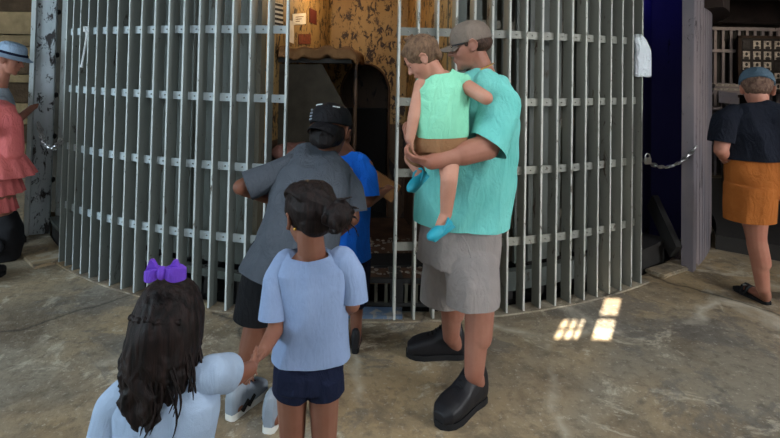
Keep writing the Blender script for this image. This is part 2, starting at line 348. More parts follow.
def shoe(name, heel, toe, parent, size=.29, mat='shoe', sole='sole', wid=.052, stripe=None):
    heel = Vector(heel); d = (Vector(toe)-heel); d.z = 0; d.normalize(); s = Vector((-d.y, d.x, 0)); L = size; b = Vector((heel.x, heel.y, 0)); mb = MB()
    prof = [(-.02, .026, .05, .095), (.04, .040, .058, .150), (.15, .046, .06, .165), (.29, .048, .052, .156), (.42, .048, .05, .124), (.55, .052, .044, .092), (.75, .057, .036, .075), (.90, .050, .03, .058), (1.0, .028, .028, .036)]
    rs = []
    for (u, wd, zc, ht) in prof:
        wd *= wid/.052*L/.29; t = np.arange(20)/20*2*PI
        sq = lambda q, e: math.copysign(abs(q)**e, q); hh = (ht+.01)*L/.29
        rs.append(np.array([list(b+d*(u*L)+s*(sq(math.cos(a), .7)*wd*(1-.22*max(0, math.sin(a))*(ht > .1)))+Vector((0, 0, .016+hh/2+sq(math.sin(a), .65)*hh/2))) for a in t]))
    mb.rings(rs); up = fuse(mb, name, mat, parent, .005, 3)
    sl = MB(); rs = []
    outline = []
    for u, wd in ((-.02, .018), (.02, .033), (.12, .038), (.3, .038), (.5, .046), (.7, .055), (.85, .052), (.95, .038), (1.02, .015)): outline.append((u, wd*wid/.052*L/.29))
    ring = [b+d*(u*L)+s*wd for u, wd in outline]+[b+d*(u*L)-s*wd for u, wd in outline[::-1]]
    sl.rings([np.array([[p.x, p.y, z] for p in ring]) for z in (.002, .016, .030)]); sl.build('sole', sole, up)
    lc = MB()
    for i in range(4):
        u = .42+.07*i; z = .018+(.136, .120, .106, .095)[i]*L/.29; lc.tube([b+d*(u*L)+s*-.018+Vector((0, 0, z-.004)), b+d*(u*L)+Vector((0, 0, z+.003)), b+d*(u*L)+s*.018+Vector((0, 0, z-.004))], .0035, 6)
    lc.build('laces', sole if stripe is None else 'black', up)
    if stripe:
        for sg, u0 in ((1, .25), (1, .42), (-1, .25), (-1, .42)):
            st = MB().box(b+d*(u0*L)+s*(sg*.039)+Vector((0, 0, .045)), (.05, .012, .018), np.array([[d.x, s.x, 0], [d.y, s.y, 0], [0, 0, 1]])@np.array([[.8, 0, -.6], [0, 1, 0], [.6, 0, .8]])); st.build('stripe', stripe, up)
    return up
def hair_clumps(mb, starts, rnd, n_seg=7, r=.007):
    for (p, dirs, L, rr) in starts:
        pts = [np.array(p, float)]
        for i in range(n_seg):
            d = np.array(dirs(i/n_seg, pts[-1]), float); d /= np.linalg.norm(d)+1e-9; pts.append(pts[-1]+d*L/n_seg)
        mb.tube(pts, [rr*(1-.75*(i/n_seg)**2) for i in range(n_seg+1)], 6)
# ------------------------------------------------------------------ setting
XC, YC, RC = -0.2, 7.072, 3.776
def cy(a, r, z=0): return Vector((XC+r*math.sin(a), YC-r*math.cos(a), z))
def arc(a0, a1, r0, r1, z0, z1, n=None):
    """closed curved slab"""
    n = n or max(2, int(abs(a1-a0)/.04)); rs = []
    for i in range(n+1):
        a = a0+(a1-a0)*i/n; rs.append(np.array([cy(a, r0, z0), cy(a, r1, z0), cy(a, r1, z1), cy(a, r0, z1)]))
    return MB().rings(rs)
PIT = -.28
# floor with a circular pit for the turning drum
bm = bmesh.new(); N = 96; hole = [bm.verts.new(cy(2*PI*i/N, RC-.09)) for i in range(N)]
X0, X1, Y0, Y1 = -8.5, 8.5, -1.6, 12.5
def onrect(v):
    d = Vector((v.x-XC, v.y-YC)); k = min(((X1-XC) if d.x > 0 else (X0-XC))/d.x if abs(d.x) > 1e-6 else 1e9, ((Y1-YC) if d.y > 0 else (Y0-YC))/d.y if abs(d.y) > 1e-6 else 1e9); return Vector((XC+d.x*k, YC+d.y*k, 0))
outer = [bm.verts.new(onrect(v.co)) for v in hole]
low = [bm.verts.new(v.co-Vector((0, 0, .3))) for v in hole]
for i in range(N):
    j = (i+1) % N; bm.faces.new((hole[i], hole[j], outer[j], outer[i])); bm.faces.new((hole[j], hole[i], low[i], low[j]))
for (cx_, cyy) in ((X0, Y0), (X1, Y0), (X1, Y1), (X0, Y1)):
    c = Vector((cx_, cyy, 0)); o1 = sorted(outer, key=lambda v: (v.co-c).length)[:2]
    if abs(o1[0].co.x-o1[1].co.x) > 1e-6 and abs(o1[0].co.y-o1[1].co.y) > 1e-6: bm.faces.new((o1[0], o1[1], bm.verts.new(c)))
bmesh.ops.recalc_face_normals(bm, faces=bm.faces); me = bpy.data.meshes.new('floor'); bm.to_mesh(me); bm.free()
if me.polygons[0].normal.z < 0: me.flip_normals()
struct(put(me, 'floor', 'floor', smooth=False))
t = np.arange(64)/64*2*PI; disc = MB().rings([np.stack([XC+3.75*np.sin(t), YC-3.75*np.cos(t), np.full(64, z)], -1) for z in (PIT-.06, PIT)])
struct(disc.build('trim_1', 'darkmetal', smooth=False))
def wallbox(name, c, s, m='wall'): return struct(MB().box(c, s).build(name, m, smooth=False))
wallbox('wall_left', (X0-.1, 5.45, 1.6), (.2, 14.3, 3.5)); wallbox('wall_right', (X1+.1, 5.45, 1.6), (.2, 14.3, 3.5))
wallbox('wall_back', (0, Y1+.1, 1.6), (17.4, .2, 3.5))
# rear wall (behind the camera) with a small two-light window high up that lets the sun patch in
y = Y0-.06
def hull(xa, xb, za, zb): return MB().box(((xa+xb)/2, y, (za+zb)/2), (xb-xa, .12, zb-za))
mb = MB(); W0, W1, W2, W3 = -1.74, -1.515, -1.495, -1.32; ZA, ZB, ZC = 2.65, 2.85, 3.03
for xa, xb, za, zb in ((X0, W0, -.1, 3.3), (W3, X1, -.1, 3.3), (W0, W3, -.1, ZA), (W0, W3, ZC, 3.3), (W1, W2, ZA, ZC), (W0, W1, ZB, ZC)): mb.box(((xa+xb)/2, y, (za+zb)/2), (xb-xa, .12, zb-za))
struct(mb.build('wall_rear', 'wall', smooth=False))
wf = MB().box(((W2+W3)/2, y, 2.84), (W3-W2, .03, .02)).box(((W0+W1)/2, y, 2.75), (W1-W0, .01, .006))
for u in (.2, .45, .7): wf.box((W0+(W1-W0)*u, y, (ZA+ZB)/2), (.014, .014, ZB-ZA))  # thin bars added to dim the sun through this pane
struct(wf.build('window_1', 'darkmetal', smooth=False))
wallbox('ceiling', (0, 5.45, 3.35), (17.4, 14.3, .2), 'ceiling')

# ---- barred cage
cage = root('barred_cage', 'tall curved cage of grey painted flat steel bars with the open doorway in the middle', 'jail cage', cy(0, RC))
bars = [(-.683+.03296*i, 'bar') for i in range(18)]+[(.2332+.03296*j, 'bar_right') for j in range(-5, 12)]
BD, BT, TOP = .09, .015, 2.75
def boff(a): return .028+(a+.683)/.56*.038 if a < 0 else .034+max(0, a-.3)*.04
for a, m in bars:
    Rz = np.array([[math.cos(a), -math.sin(a)*-1*-1, 0], [math.sin(a), math.cos(a), 0], [0, 0, 1]])
    thin = a in (bars[17][0],)
    mb = MB().box(cy(a, RC-(BD if not thin else .03)/2, TOP/2), (BT, BD if not thin else .03, TOP), Rz)
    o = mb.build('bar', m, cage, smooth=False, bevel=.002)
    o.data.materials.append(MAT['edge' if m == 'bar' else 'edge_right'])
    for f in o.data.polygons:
        if f.normal.dot(Vector((math.sin(a), -math.cos(a), 0))) > .5: f.material_index = 1  # outward faces coloured lighter for the light they catch, besides paint wear
RZ = [.457, .923, 1.378, 1.830, 2.28]
for z in RZ:
    for a0, a1, m in ((bars[0][0]-.004, bars[17][0]-.007, 'band'), (bars[18][0]-.004, bars[-1][0]+.02, 'bar_right')):
        rs = []
        for i in range(41):
            a = a0+(a1-a0)*i/40; o = boff(a); rs.append(np.array([cy(a, RC-o, z-.026), cy(a, RC-o-.012, z-.026), cy(a, RC-o-.012, z+.026), cy(a, RC-o, z+.026)]))
        b = MB().rings(rs).build('ring_band', m, cage, smooth=False)
rv = []
for z in RZ[:4]:
    mbv = MB()
    for i in range(len(bars)-1):
        if bars[i+1][0]-bars[i][0] < .05:
            a = (bars[i][0]+bars[i+1][0])/2; mbv.cap(cy(a, RC-boff(a), z), cy(a, RC-boff(a)+.005, z), .006, .004, 8)
    mbv.build('rivets', 'bar_right', cage)['kind'] = 'stuff'
arc(-.70, .62, RC+.015, RC-.10, 0, .010).build('floor_track', 'floor', cage, smooth=False)
arc(-.70, .62, RC+.03, RC-.12, TOP-.1, TOP+.02).build('top_ring', 'bar', cage, smooth=False)

# ---- turning drum with its cells
drum = root('rotating_cell_drum', 'huge grey steel drum of cells standing inside the curved bars', 'cell drum', (XC, YC, PIT))
RD = 3.36; AL, AR = -.222, .2
arc(-1.02, AL, RD, RD-.02, .14, 2.7).build('side_plate', 'drum', drum, smooth=False)
k = 0; a = -1.0
while a < AL-.01:
    arc(a, a+.010, RD+.02, RD-.0, .14, 2.7, 1).build('batten', 'drum', drum, smooth=False); a += .0545
arc(AL-.012, AL+.004, RD+.03, RD-.05, .1, 2.7, 1).build('cell_edge_post', 'drum_old', drum, smooth=False)
arc(.2, .62, RD-.16, RD-.18, .1, 2.7).build('inner_plate', 'drum_old', drum, smooth=False)
a = .205
while a < .615:
    arc(a, a+.020, RD+.02, RD-.005, .16, 2.7, 1).build('slat', 'drum', drum, smooth=False); a += .0355
for z in (.45, 1.15, 1.9): arc(.2, .62, RD+.0, RD-.03, z, z+.06).build('slat_rail', 'drum_old', drum, smooth=False)
arc(.62, 1.3, RD, RD-.02, .05, 2.7).build('navy_panel', 'navy', drum, smooth=False)['label'] = 'dark navy painted panel'
# undercarriage glimpsed between the feet of the bars
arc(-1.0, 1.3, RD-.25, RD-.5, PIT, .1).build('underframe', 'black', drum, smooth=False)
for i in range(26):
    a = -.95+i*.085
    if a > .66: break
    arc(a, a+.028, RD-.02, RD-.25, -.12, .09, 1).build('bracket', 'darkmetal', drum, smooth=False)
arc(-1.0, AL, RD+.01, RD-.05, .02, .075).build('lower_rail', 'drum', drum, smooth=False); arc(.2, .62, RD+.02, RD-.05, -.04, .10).build('lower_rail', 'drum', drum, smooth=False)

# ---- the open cell
cell = root('open_cell', 'ochre painted wedge shaped cell seen through the doorway', 'cell', (-.2, 4.6, .08))
L0, L1 = Vector((-.93, 3.79, 0)), Vector((-.605, 5.27, 0)); Q0, Q1 = Vector((.47, 3.79, 0)), Vector((.17, 5.27, 0))
def wallseg(p, q, z0, z1, th, name, m, par):
    d = (q-p).normalized(); n = Vector((-d.y, d.x, 0)); v = [np.array([Vector((a.x, a.y, z)) for a in (p, q, q+n*th, p+n*th)]) for z in (z0, z1)]
    return MB().rings(v).build(name, m, par, smooth=False)
SHADE_Z = 1.02
for p, q, th in ((L0, L1, .02), (Q0, Q1, -.02)):
    wallseg(p, q, SHADE_Z, 2.5, th, 'side_wall', 'cellwall', cell); wallseg(p, q, .08, SHADE_Z, th, 'side_wall_shade', 'cellbase', cell)  # lower walls darker: shade below the bunk put into the wall colour
# back wall with arch
ax, arr, az = -.243, .245, 1.33; mb = MB(); t_ = .02
pts = [(ax+arr*math.cos(b), az+arr*1.2*math.sin(b)) for b in np.linspace(PI, 0, 17)]
def prism(mb, poly, y0, y1): mb.rings([np.array([[x, y, z] for x, z in poly]) for y in (y0, y1)])
for i in range(16):
    (xa, za), (xb, zb) = pts[i], pts[i+1]; prism(mb, [(xa, za), (xb, zb), (xb, 2.5), (xa, 2.5)], 5.27, 5.30)
prism(mb, [(-.62, SHADE_Z), (ax-arr, SHADE_Z), (ax-arr, 2.5), (-.62, 2.5)], 5.27, 5.30); prism(mb, [(ax+arr, SHADE_Z), (.2, SHADE_Z), (.2, 2.5), (ax+arr, 2.5)], 5.27, 5.30)
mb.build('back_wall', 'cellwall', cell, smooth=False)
mb = MB(); prism(mb, [(-.62, .08), (ax-arr, .08), (ax-arr, SHADE_Z), (-.62, SHADE_Z)], 5.27, 5.30); mb.build('back_wall_shade', 'cellbase', cell, smooth=False); mb = MB(); prism(mb, [(ax+arr, .08), (.2, .08), (.2, SHADE_Z), (ax+arr, SHADE_Z)], 5.27, 5.30); mb.build('back_wall_shade', 'cellbase', cell, smooth=False)
MB().tube([(x, 5.262, z) for x, z in [(ax-arr, .1)]+pts+[(ax+arr, .1)]], .012, 6).build('arch_rim', 'rust', cell)
MB().box((ax, 5.95, 1.3), (1.1, .03, 2.5)).build('toilet_niche', 'cellbase', cell, smooth=False)
MB().box((ax, 5.6, .62), (.44, .4, 1.04)).box((ax, 5.38, 1.15), (.46, .03, .03)).build('niche_cabinet', 'black', cell, smooth=False)
MB().rings([np.array([L0+Vector((0, 0, z)), Q0+Vector((0, 0, z)), Q1+Vector((0, 0, z)), L1+Vector((0, 0, z))]) for z in (.03, .08)]).build('cell_floor', 'rust', cell, smooth=False)
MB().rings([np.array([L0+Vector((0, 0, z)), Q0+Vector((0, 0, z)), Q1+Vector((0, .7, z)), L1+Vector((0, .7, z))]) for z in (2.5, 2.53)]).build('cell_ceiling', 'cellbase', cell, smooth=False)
MB().tube([(-.60, 5.25, .08), (-.60, 5.25, 2.5)], .012, 6).build('corner_bead', 'cellwall', cell)
# louvred skirt under the cell floor
sk = MB().box((-.05, 3.755, .075), (.95, .03, .03)).box((-.05, 3.755, -.09), (.95, .03, .025)); 
sk.build('skirt_rail', 'darkmetal', cell, smooth=False)
for i in range(13): MB().box((-.5+i*.072, 3.76, -.01), (.022, .03, .15)).build('louvre', 'drum_old', cell, smooth=False)
# loose rubble / dust on the cell floor
mb = MB()
for i in range(260):
    u = random.random(); v = random.random()**1.5; p = Vector((-.42+.7*u, 3.84+v*.8, .085)); r = random.uniform(.004, .02); mb.ell(p, (r, r*random.uniform(.6, 1), r*.4), k=6, m=4)
o = mb.build('dust_and_flakes', m_plain('pale_plaster_flakes', (120, 110, 100), .95)); tag(o, 'pale flakes and grit scattered over the cell floor', 'debris'); o['kind'] = 'stuff'
th = tag(MB().box((0, 0, 0), (.62, .13, .02)).build('threshold_plate', 'bluestep', smooth=False, bevel=.004, loc=(-.20, 3.375, .021)), 'worn blue painted plate across the foot of the cell doorway', 'threshold')
tag(MB().box((0, 0, 0), (.9, .30, .04)).build('pit_plank', 'drum', smooth=False, loc=(-.1, 3.56, PIT+.14)) , 'grey board lying in the pit behind the blue threshold plate', 'board') 

# bunk
bunk = root('bunk', 'steel bunk shelf fixed high on the left wall of the cell', 'bunk', (-.55, 4.6, .08))
MB().rings([np.array([(-.87, 4.05, z), (-.30, 4.05, z), (-.30, 5.25, z), (-.61, 5.25, z)]) for z in (1.62, 1.655)]).build('bunk_shelf', 'darkmetal', bunk, smooth=False)
MB().tube([(-.285, 4.35, .08), (-.285, 4.35, 1.64)], .018, 8).build('bunk_post', 'cellbase', bunk)
bl = MB(); rs = []
for i in range(26):
    x = -.86+.60*i/25; drop = 0 if x < -.36 else (x+.36)**2*3; rr = []
    for j in range(18):
        y = 3.98+1.22*j/17+.02*math.sin(i*.5); z = 1.73+.012*math.sin(i*.9+j*.5)+.012*math.sin(j*1.7-i*.3)-drop; rr.append((x, y, z))
    rr += [(p[0], p[1], p[2]-.065-.012*math.sin(i*.8)**2) for p in rr[::-1]]; rs.append(np.array(rr))
bl.rings(rs); tag(fuse(bl, 'blanket', 'blanket', voxel=.012, smooth=3, wr=.012, wdir=(1, .3, 0), wf=(6, 22)), 'rumpled brown plaid blanket spread on the high bunk', 'blanket')
mt = fuse(MB().ell(P(300, 152, 3.95), (.22, .12, .07)), 'folded_bedding', m_cloth('dusty_rose_bedding', (120, 84, 76)), voxel=.012, smooth=4, wr=.014, wf=(8, 18)); tag(mt, 'dusty brown bedding on the lower bunk behind the cap wearer', 'bedding')
MB().rings([np.array([P(x, y, 4.08+q) for x, y in ((255, 64), (322, 64), (346, 108), (346, 170), (255, 170))]) for q in (0, .02)]).build('dark_sheet', 'panel', bunk, smooth=False)  # dark sheet below the bunk with a slanted right edge
def wallpaper(name, px0, px1, py0, py1, ang, m, label, cat, s=None):
    """flat item on the cell's left wall"""
    def hit(px, py):
        r = P(px, py, 5)-Vector((0, 0, CH)); n = Vector((-(L1-L0).y, (L1-L0).x, 0)); k = (L0-Vector((0, 0, CH))).dot(n)/r.dot(n); return Vector((0, 0, CH))+r*k
    a, b, c, d = hit(px0, py0), hit(px1, py0+ang), hit(px1, py1+ang), hit(px0, py1); n = Vector((math.cos(math.radians(12.4)), -math.sin(math.radians(12.4)), 0)).normalized()
    o = MB().rings([np.array([p+n*q for p in (a, b, c, d)]) for q in (.004, .008)]).build(name, m, smooth=False); return tag(o, label, cat), a, b, c, d, n
o, a, b, c, d, n = wallpaper('notice', 292, 305, 14, 25, -1, 'paper', 'small white notice pinned on the ochre cell wall above the blanket', 'notice')
tx = MB()
for r_ in range(3):
    p0 = a.lerp(d, .3+.2*r_); p1 = b.lerp(c, .3+.2*r_); tx.tube([p0.lerp(p1, .2)+n*.009, p0.lerp(p1, .8-.15*r_)+n*.009], .003, 4)
tx.build('text_lines', 'blanket', o, smooth=False)
o, a, b, c, d, n = wallpaper('striped_print', 273, 282, 2, 26, 2, 'paper', 'black and white striped print at the top left of the cell wall', 'poster')
st = MB()
for r_ in range(5):
    z0, z1 = r_*.2+.03, r_*.2+.13; st.rings([np.array([a.lerp(d, z0)+n*q, b.lerp(c, z0)+n*q, b.lerp(c, z1)+n*q, a.lerp(d, z1)+n*q]) for q in (.009, .012)])
st.build('stripe_pattern', 'board', o, smooth=False)
wallpaper('postcard', 298, 310, 34, 44, 0, m_plain('brown_postcard', (110, 58, 40), .7, var=.5, scale=40, bump=0), 'brown picture postcard standing on the blanket under the notice', 'card')
wallpaper('white_card', 289, 293, 20, 42, 2, 'paper', 'narrow white card propped beside the door bar', 'card')
wallpaper('diamond_sticker', 309, 316, 8, 22, 3, m_plain('dark_red_sticker', (84, 34, 26), .7, bump=0), 'dark red diamond sticker on the ochre cell wall', 'sticker')
cp = MB(); cp.tube([P(272, 47, 4.2), P(276, 44, 4.2), P(281, 46, 4.2), P(286, 52, 4.2)], [.03, .035, .03, .012], 10); tag(fuse(cp, 'folded_cloth', 'paper', voxel=.008, smooth=3), 'crumpled white cloth at the window end of the blanket', 'cloth')
lampo = root('bulb_lamp', 'bare glowing bulb hanging near the cell ceiling', 'lamp', (-.45, 4.75, 2.5)); MB().tube([(-.45, 4.75, 2.5), (-.45, 4.75, 2.34)], .008, 6).build('cord', 'black', lampo); MB().ell((-.45, 4.75, 2.31), (.03, .03, .04)).build('bulb', 'lamp', lampo)
pl = P(387, 186, 4.0); tag(MB().box((0, 0, 0), (.26, .05, .14), Matrix.Rotation(.55, 3, 'Y')).build('wooden_board', 'wood', smooth=False, loc=P(382, 185, 4.05)), 'orange-brown wooden board leaning inside the cell beyond the reaching hand', 'board')
MB().box((0,0,0),(.05,.05,.8)).build('x','wood') if 0 else None

# ---- right continuation of the cage
seg = root('curved_bar_wall', 'curved run of pinkish grey flat bars beyond the right doorway', 'jail cage', cy(1.0, RC))
a = .752
MB().box(cy(.757, RC+.09, TOP/2), (.075, .09, TOP), np.array([[math.cos(.757), -math.sin(.757), 0], [math.sin(.757), math.cos(.757), 0], [0, 0, 1]])).build('door_post', 'pale', seg, smooth=False, bevel=.004)
for i in range(26):
    a = .782+i*.0255; arc(a, a+.0215, RC+.12, RC+.08, 0.0, TOP, 1).build('bar', 'pale', seg, smooth=False)
arc(.775, 1.44, RC+.08, RC+.065, .0, TOP).build('back_plate', 'pale', seg, smooth=False)
arc(.84, 1.5, RC+.26, RC+.05, 2.16, 2.35).build('collar', 'darkwood', seg, smooth=False)
# step inside right doorway
stp = root('entry_step', 'dark steel step inside the right doorway behind the chain', 'step', cy(.70, 3.55))
arc(.60, .78, RC-.12, RC-.42, PIT+.01, .16, 4).build('riser_block', 'darkmetal', stp, smooth=False)
arc(.60, .78, RC-.10, RC-.42, .16, .19, 4).build('tread', 'darkmetal', stp, smooth=False)
p, q = P(652, 205, 4.62), P(676, 247, 4.35); MB().box((p+q)/2, (.05, .5, .16), Matrix.Rotation(.7, 3, 'X')).build('stringer', 'darkmetal', stp, smooth=False)
struct(MB().box((2.98, 5.52, 1.3), (.44, .03, 2.9)).build('wall_inner', 'navy', smooth=False))
# sill slabs outside
for (x0, y0, x1, y1, hh, lab) in ((648, 268, 690, 262, .03, 'thin stone slab in front of the right doorway'),):
    tag(MB().box((0, 0, 0), (.5, .16, .03), Matrix.Rotation(.55, 3, 'Z')).build('stone_slab', 'floor', smooth=False, bevel=.008, loc=G(672, 270)+Vector((0, 0, .016))), lab, 'slab')

# ---- left doorway posts
lp = root('left_door_frame', 'white and grey peeling steel door frame with bolts left of the curved bars', 'door frame', G(32, 236))
pa = G(36, 236); Rl = np.array(Matrix.Rotation(.35, 3, 'Z')); tx_ = Vector((math.cos(.35), math.sin(.35), 0))
MB().box(pa+tx_*.03+Vector((0, 0, 1.4)), (.15, .05, 2.8), Rl).build('front_post', 'post', lp, smooth=False, bevel=.004)
MB().box(pa-tx_*.055+Vector((0, -.03, 1.4)), (.035, .06, 2.8), Rl).build('edge_flange', 'edge', lp, smooth=False)
pb = pa+tx_*.16; MB().box(pb+Vector((0, .03, 1.4)), (.05, .05, 2.8), Rl).build('light_strip', 'edge', lp, smooth=False)
for z in (.5, .9, 1.28, 1.65, 2.05): MB().ell(pb+Vector((-.05, -.0, z)), (.022, .02, .026), k=8, m=5).build('bolt', 'black', lp)
pc = pa+tx_*.23+Vector((0, .12, 0)); MB().box(pc+Vector((0, 0, 1.4)), (.10, .04, 2.8), Rl).build('rear_post', 'post', lp, smooth=False)
pd = cy(-.80, RC-.38); MB().box(pd+Vector((0, 0, 1.5)), (.30, .03, 2.6), Rl).build('rear_plate', 'post', lp, smooth=False)
MB().rings([np.array([P(x, y, 5.15+q) for x, y in ((44, -30), (68, -30), (60, 212), (40, 212))]) for q in (0, .02)]).build('rear_plate', 'panel', lp, smooth=False)
ls = root('left_step', 'grey steel step in the left doorway behind its chain', 'step', cy(-.82, 3.5))
arc(-.90, -.70, RC-.12, RC-.45, PIT+.01, .14, 4).build('riser_block', 'darkmetal', ls, smooth=False); arc(-.90, -.70, RC-.10, RC-.45, .14, .17, 4).build('tread', 'drum', ls, smooth=False)
arc(-.93, -.685, RC+.16, RC-.10, .0, .02, 6).build('sill_plate', 'floor', ls, smooth=False)

# ---- chains
def chain(p, q, sag, n, name, label, hang=None):
    c = root(name, label, 'chain', p); L = (q-p)
    pts = [p+L*u+Vector((0, 0, -sag*4*u*(1-u))) for u in np.linspace(0, 1, n+1)]
    for i in range(n):
        a, b = pts[i], pts[i+1]; d = (b-a); m = (a+b)/2; l = d.length*.72; d.normalize(); s = d.cross(Vector((0, 0, 1))).normalized(); u = s.cross(d)
        s, u = (s, u) if i % 2 else ((s+u).normalized(), (u-s).normalized()); w_ = l*.5
        MB().tube([m+d*(l*math.cos(k*PI/6))+s*(w_*math.sin(k*PI/6)) for k in range(12)], .0062, 6, True).build('link', 'chrome', c)
chain(cy(.603, RC+.01, .93)+Vector((0, -.0, 0)), cy(.757, RC+.14, 1.0)+Vector((0, 0, 0)), .10, 15, 'chain', 'bright steel chain strung across the right doorway')
chain(pa+Vector((.02, -.05, 1.03)), cy(-.675, RC+.02, .98), .14, 17, 'chain', 'bright steel chain strung across the left doorway')
pk = root('padlock', 'knot of steel chain and padlock on the right doorway bar', 'padlock', cy(.603, RC+.03, .95)); p = cy(.600, RC+.035, .93)
MB().box(p, (.05, .025, .05)).build('lock_body', 'chrome', pk, smooth=False, bevel=.006); MB().tube([p+Vector((.018*math.cos(t_), 0, .025+.03*math.sin(t_))) for t_ in np.linspace(0, PI, 8)], .005, 6).build('shackle', 'chrome', pk)
# ---- towel
tw = MB(); tp = P(636, 37, 3.98); rs = []
for i in range(16):
    u = i/15; z = tp.z-.52*0-.30*u; wd = .045+.028*min(1, u*2.2); rs.append((Vector((tp.x+.05*min(1, u*2.5)**.7-.01, tp.y-.03, z)), wd, .028, (1, .15, 0)))
rs.insert(0, (Vector((tp.x-.005, tp.y-.03, tp.z+.02)), .02, .015, (1, .15, 0))); tw.loft(rs, 20, 2.2)
tag(fuse(tw, 'towel', 'towel', voxel=.007, smooth=2, wr=.012, wdir=(0, 0, 1), wf=(2, 45)), 'white towel hanging from the last bar before the right doorway', 'towel')
st = MB(); p = P(87, 30, 3.74); st.tube([p, p+Vector((-.004, -.01, -.12)), p+Vector((-.022, -.01, -.24)), p+Vector((-.026, -.012, -.27))], [.006, .006, .006, .012], 6)
st.tube([p+Vector((-.014, -.012, .02)), p+Vector((.014, -.012, .02)), p+Vector((.014, -.012, -.01)), p+Vector((-.014, -.012, -.01))], .008, 6, True)
tag(st.build('cord_tie', 'towel'), 'short white cord knotted to the top band at far left', 'cord')

# ---- left background
zs = [0, .35, .62, .95, 1.25, 1.38, 1.62, 1.80, 1.98, 2.33, 2.9]; 
for i in range(len(zs)-1):
    m = 'stone' if i % 2 == 0 else 'stone_dark'
    if i in (7,): m = 'lightshirt' if 0 else 'stone'
    struct(MB().box((-5.6, 8.0+.04*(i % 2), (zs[i]+zs[i+1])/2), (4.8, .3, zs[i+1]-zs[i]-.012)).build('wall_far_left', m, smooth=False, bevel=.01))
# ---- right background : distant barred panel, beams, portraits
dk = root('far_barred_wall', 'far wall of dull metal bars beyond the person in the cap', 'barred panel', (5.4, 8.2, 0))
for i in range(18):
    x = 4.75+i*.125; MB().box((x, 8.2, 1.3), (.045, .03, 2.6)).build('bar', 'pale', dk, smooth=False)
for z in (.5, 1.0, 1.42, 1.95, 2.3): MB().box((5.8, 8.17, z), (2.4, .03, .05)).build('rail', 'pale', dk, smooth=False)
MB().box((5.8, 8.4, 1.4), (2.6, .04, 2.8)).build('back_plate', 'darkmetal', dk, smooth=False)
bd = root('portrait_board', 'dark display board with rows of portrait prints', 'display board', (5.9, 8.05, 1.3)); MB().box((6.1, 8.13, 1.72), (1.35, .11, .86)).build('board', 'board', bd, smooth=False)
MB().box((5.42, 8.07, 1.7), (.05, .04, .95)).box((6.1, 8.07, 2.17), (1.4, .04, .04)).build('frame', 'darkwood', bd, smooth=False)
for r_ in range(5):
    for c_ in range(7):
        x, z = 5.53+c_*.165, 2.05-r_*.165
        pr = MB().box((x, 8.068, z), (.11, .01, .125)).build('portrait', 'photo' if (r_*3+c_*5) % 7 else 'photo_dark', bd, smooth=False)
        MB().ell((x, 8.062, z+.02), (.022, .004, .028), k=8, m=5).ell((x, 8.062, z-.045), (.042, .004, .026), k=8, m=5).build('figure', 'photo_dark', pr)
sh = root('shelf', 'low shelf unit against the far bars', 'shelf', (5.0, 7.8, 0)); 
for z in (.6, 1.08, 1.3): MB().box((5.0, 7.8, z), (.75, .3, .03)).build('shelf_board', 'pale', sh, smooth=False)
for x in (4.64, 5.36): MB().box((x, 7.8, .68), (.03, .3, 1.32)).build('upright', 'darkwood', sh, smooth=False)
for i in range(4): tag(MB().box((0, 0, 0), (.40, .22, .028)).build('book', 'photo' if i % 2 else 'pale', smooth=False, loc=(4.98+.01*i, 7.8, 1.331+i*.030)), ('lowest', 'second', 'third', 'top')[i]+' book of the pale stack on the far shelf', 'book', 'books stacked on the far shelf')
sg = root('reading_sign', 'pale tilted sign panel on a post left of the person in black', 'sign', P(728, 98, 6.6)-Vector((0, 0, 1.2)))
MB().box((0, 0, 0), (.24, .02, .15), Matrix.Rotation(-.35, 3, 'X')@Matrix.Rotation(.12, 3, 'Y')).build('panel', 'pale', sg, smooth=False, loc=P(728, 98, 6.6))
MB().box((0, 0, 0), (.05, .05, 1.1)).build('post', 'darkmetal', sg, smooth=False, loc=P(728, 98, 6.6)+Vector((0, .05, -.62)))
struct(MB().box((5.6, 6.6, 2.42), (5.8, .5, .42)).build('beam', 'darkwood', smooth=False, bevel=.02)); struct(MB().box((5.3, 7.6, 2.62), (5, 1.6, .1)).build('beam', 'darkwood', smooth=False))
struct(MB().box((5.6, 5.3, 2.58), (4.4, .5, .4)).build('beam', 'darkwood', smooth=False, bevel=.02))
struct(arc(.945, 1.62, RC+.16, RC+3.3, 0, .13).build('trim_2', 'darkmetal', smooth=False))
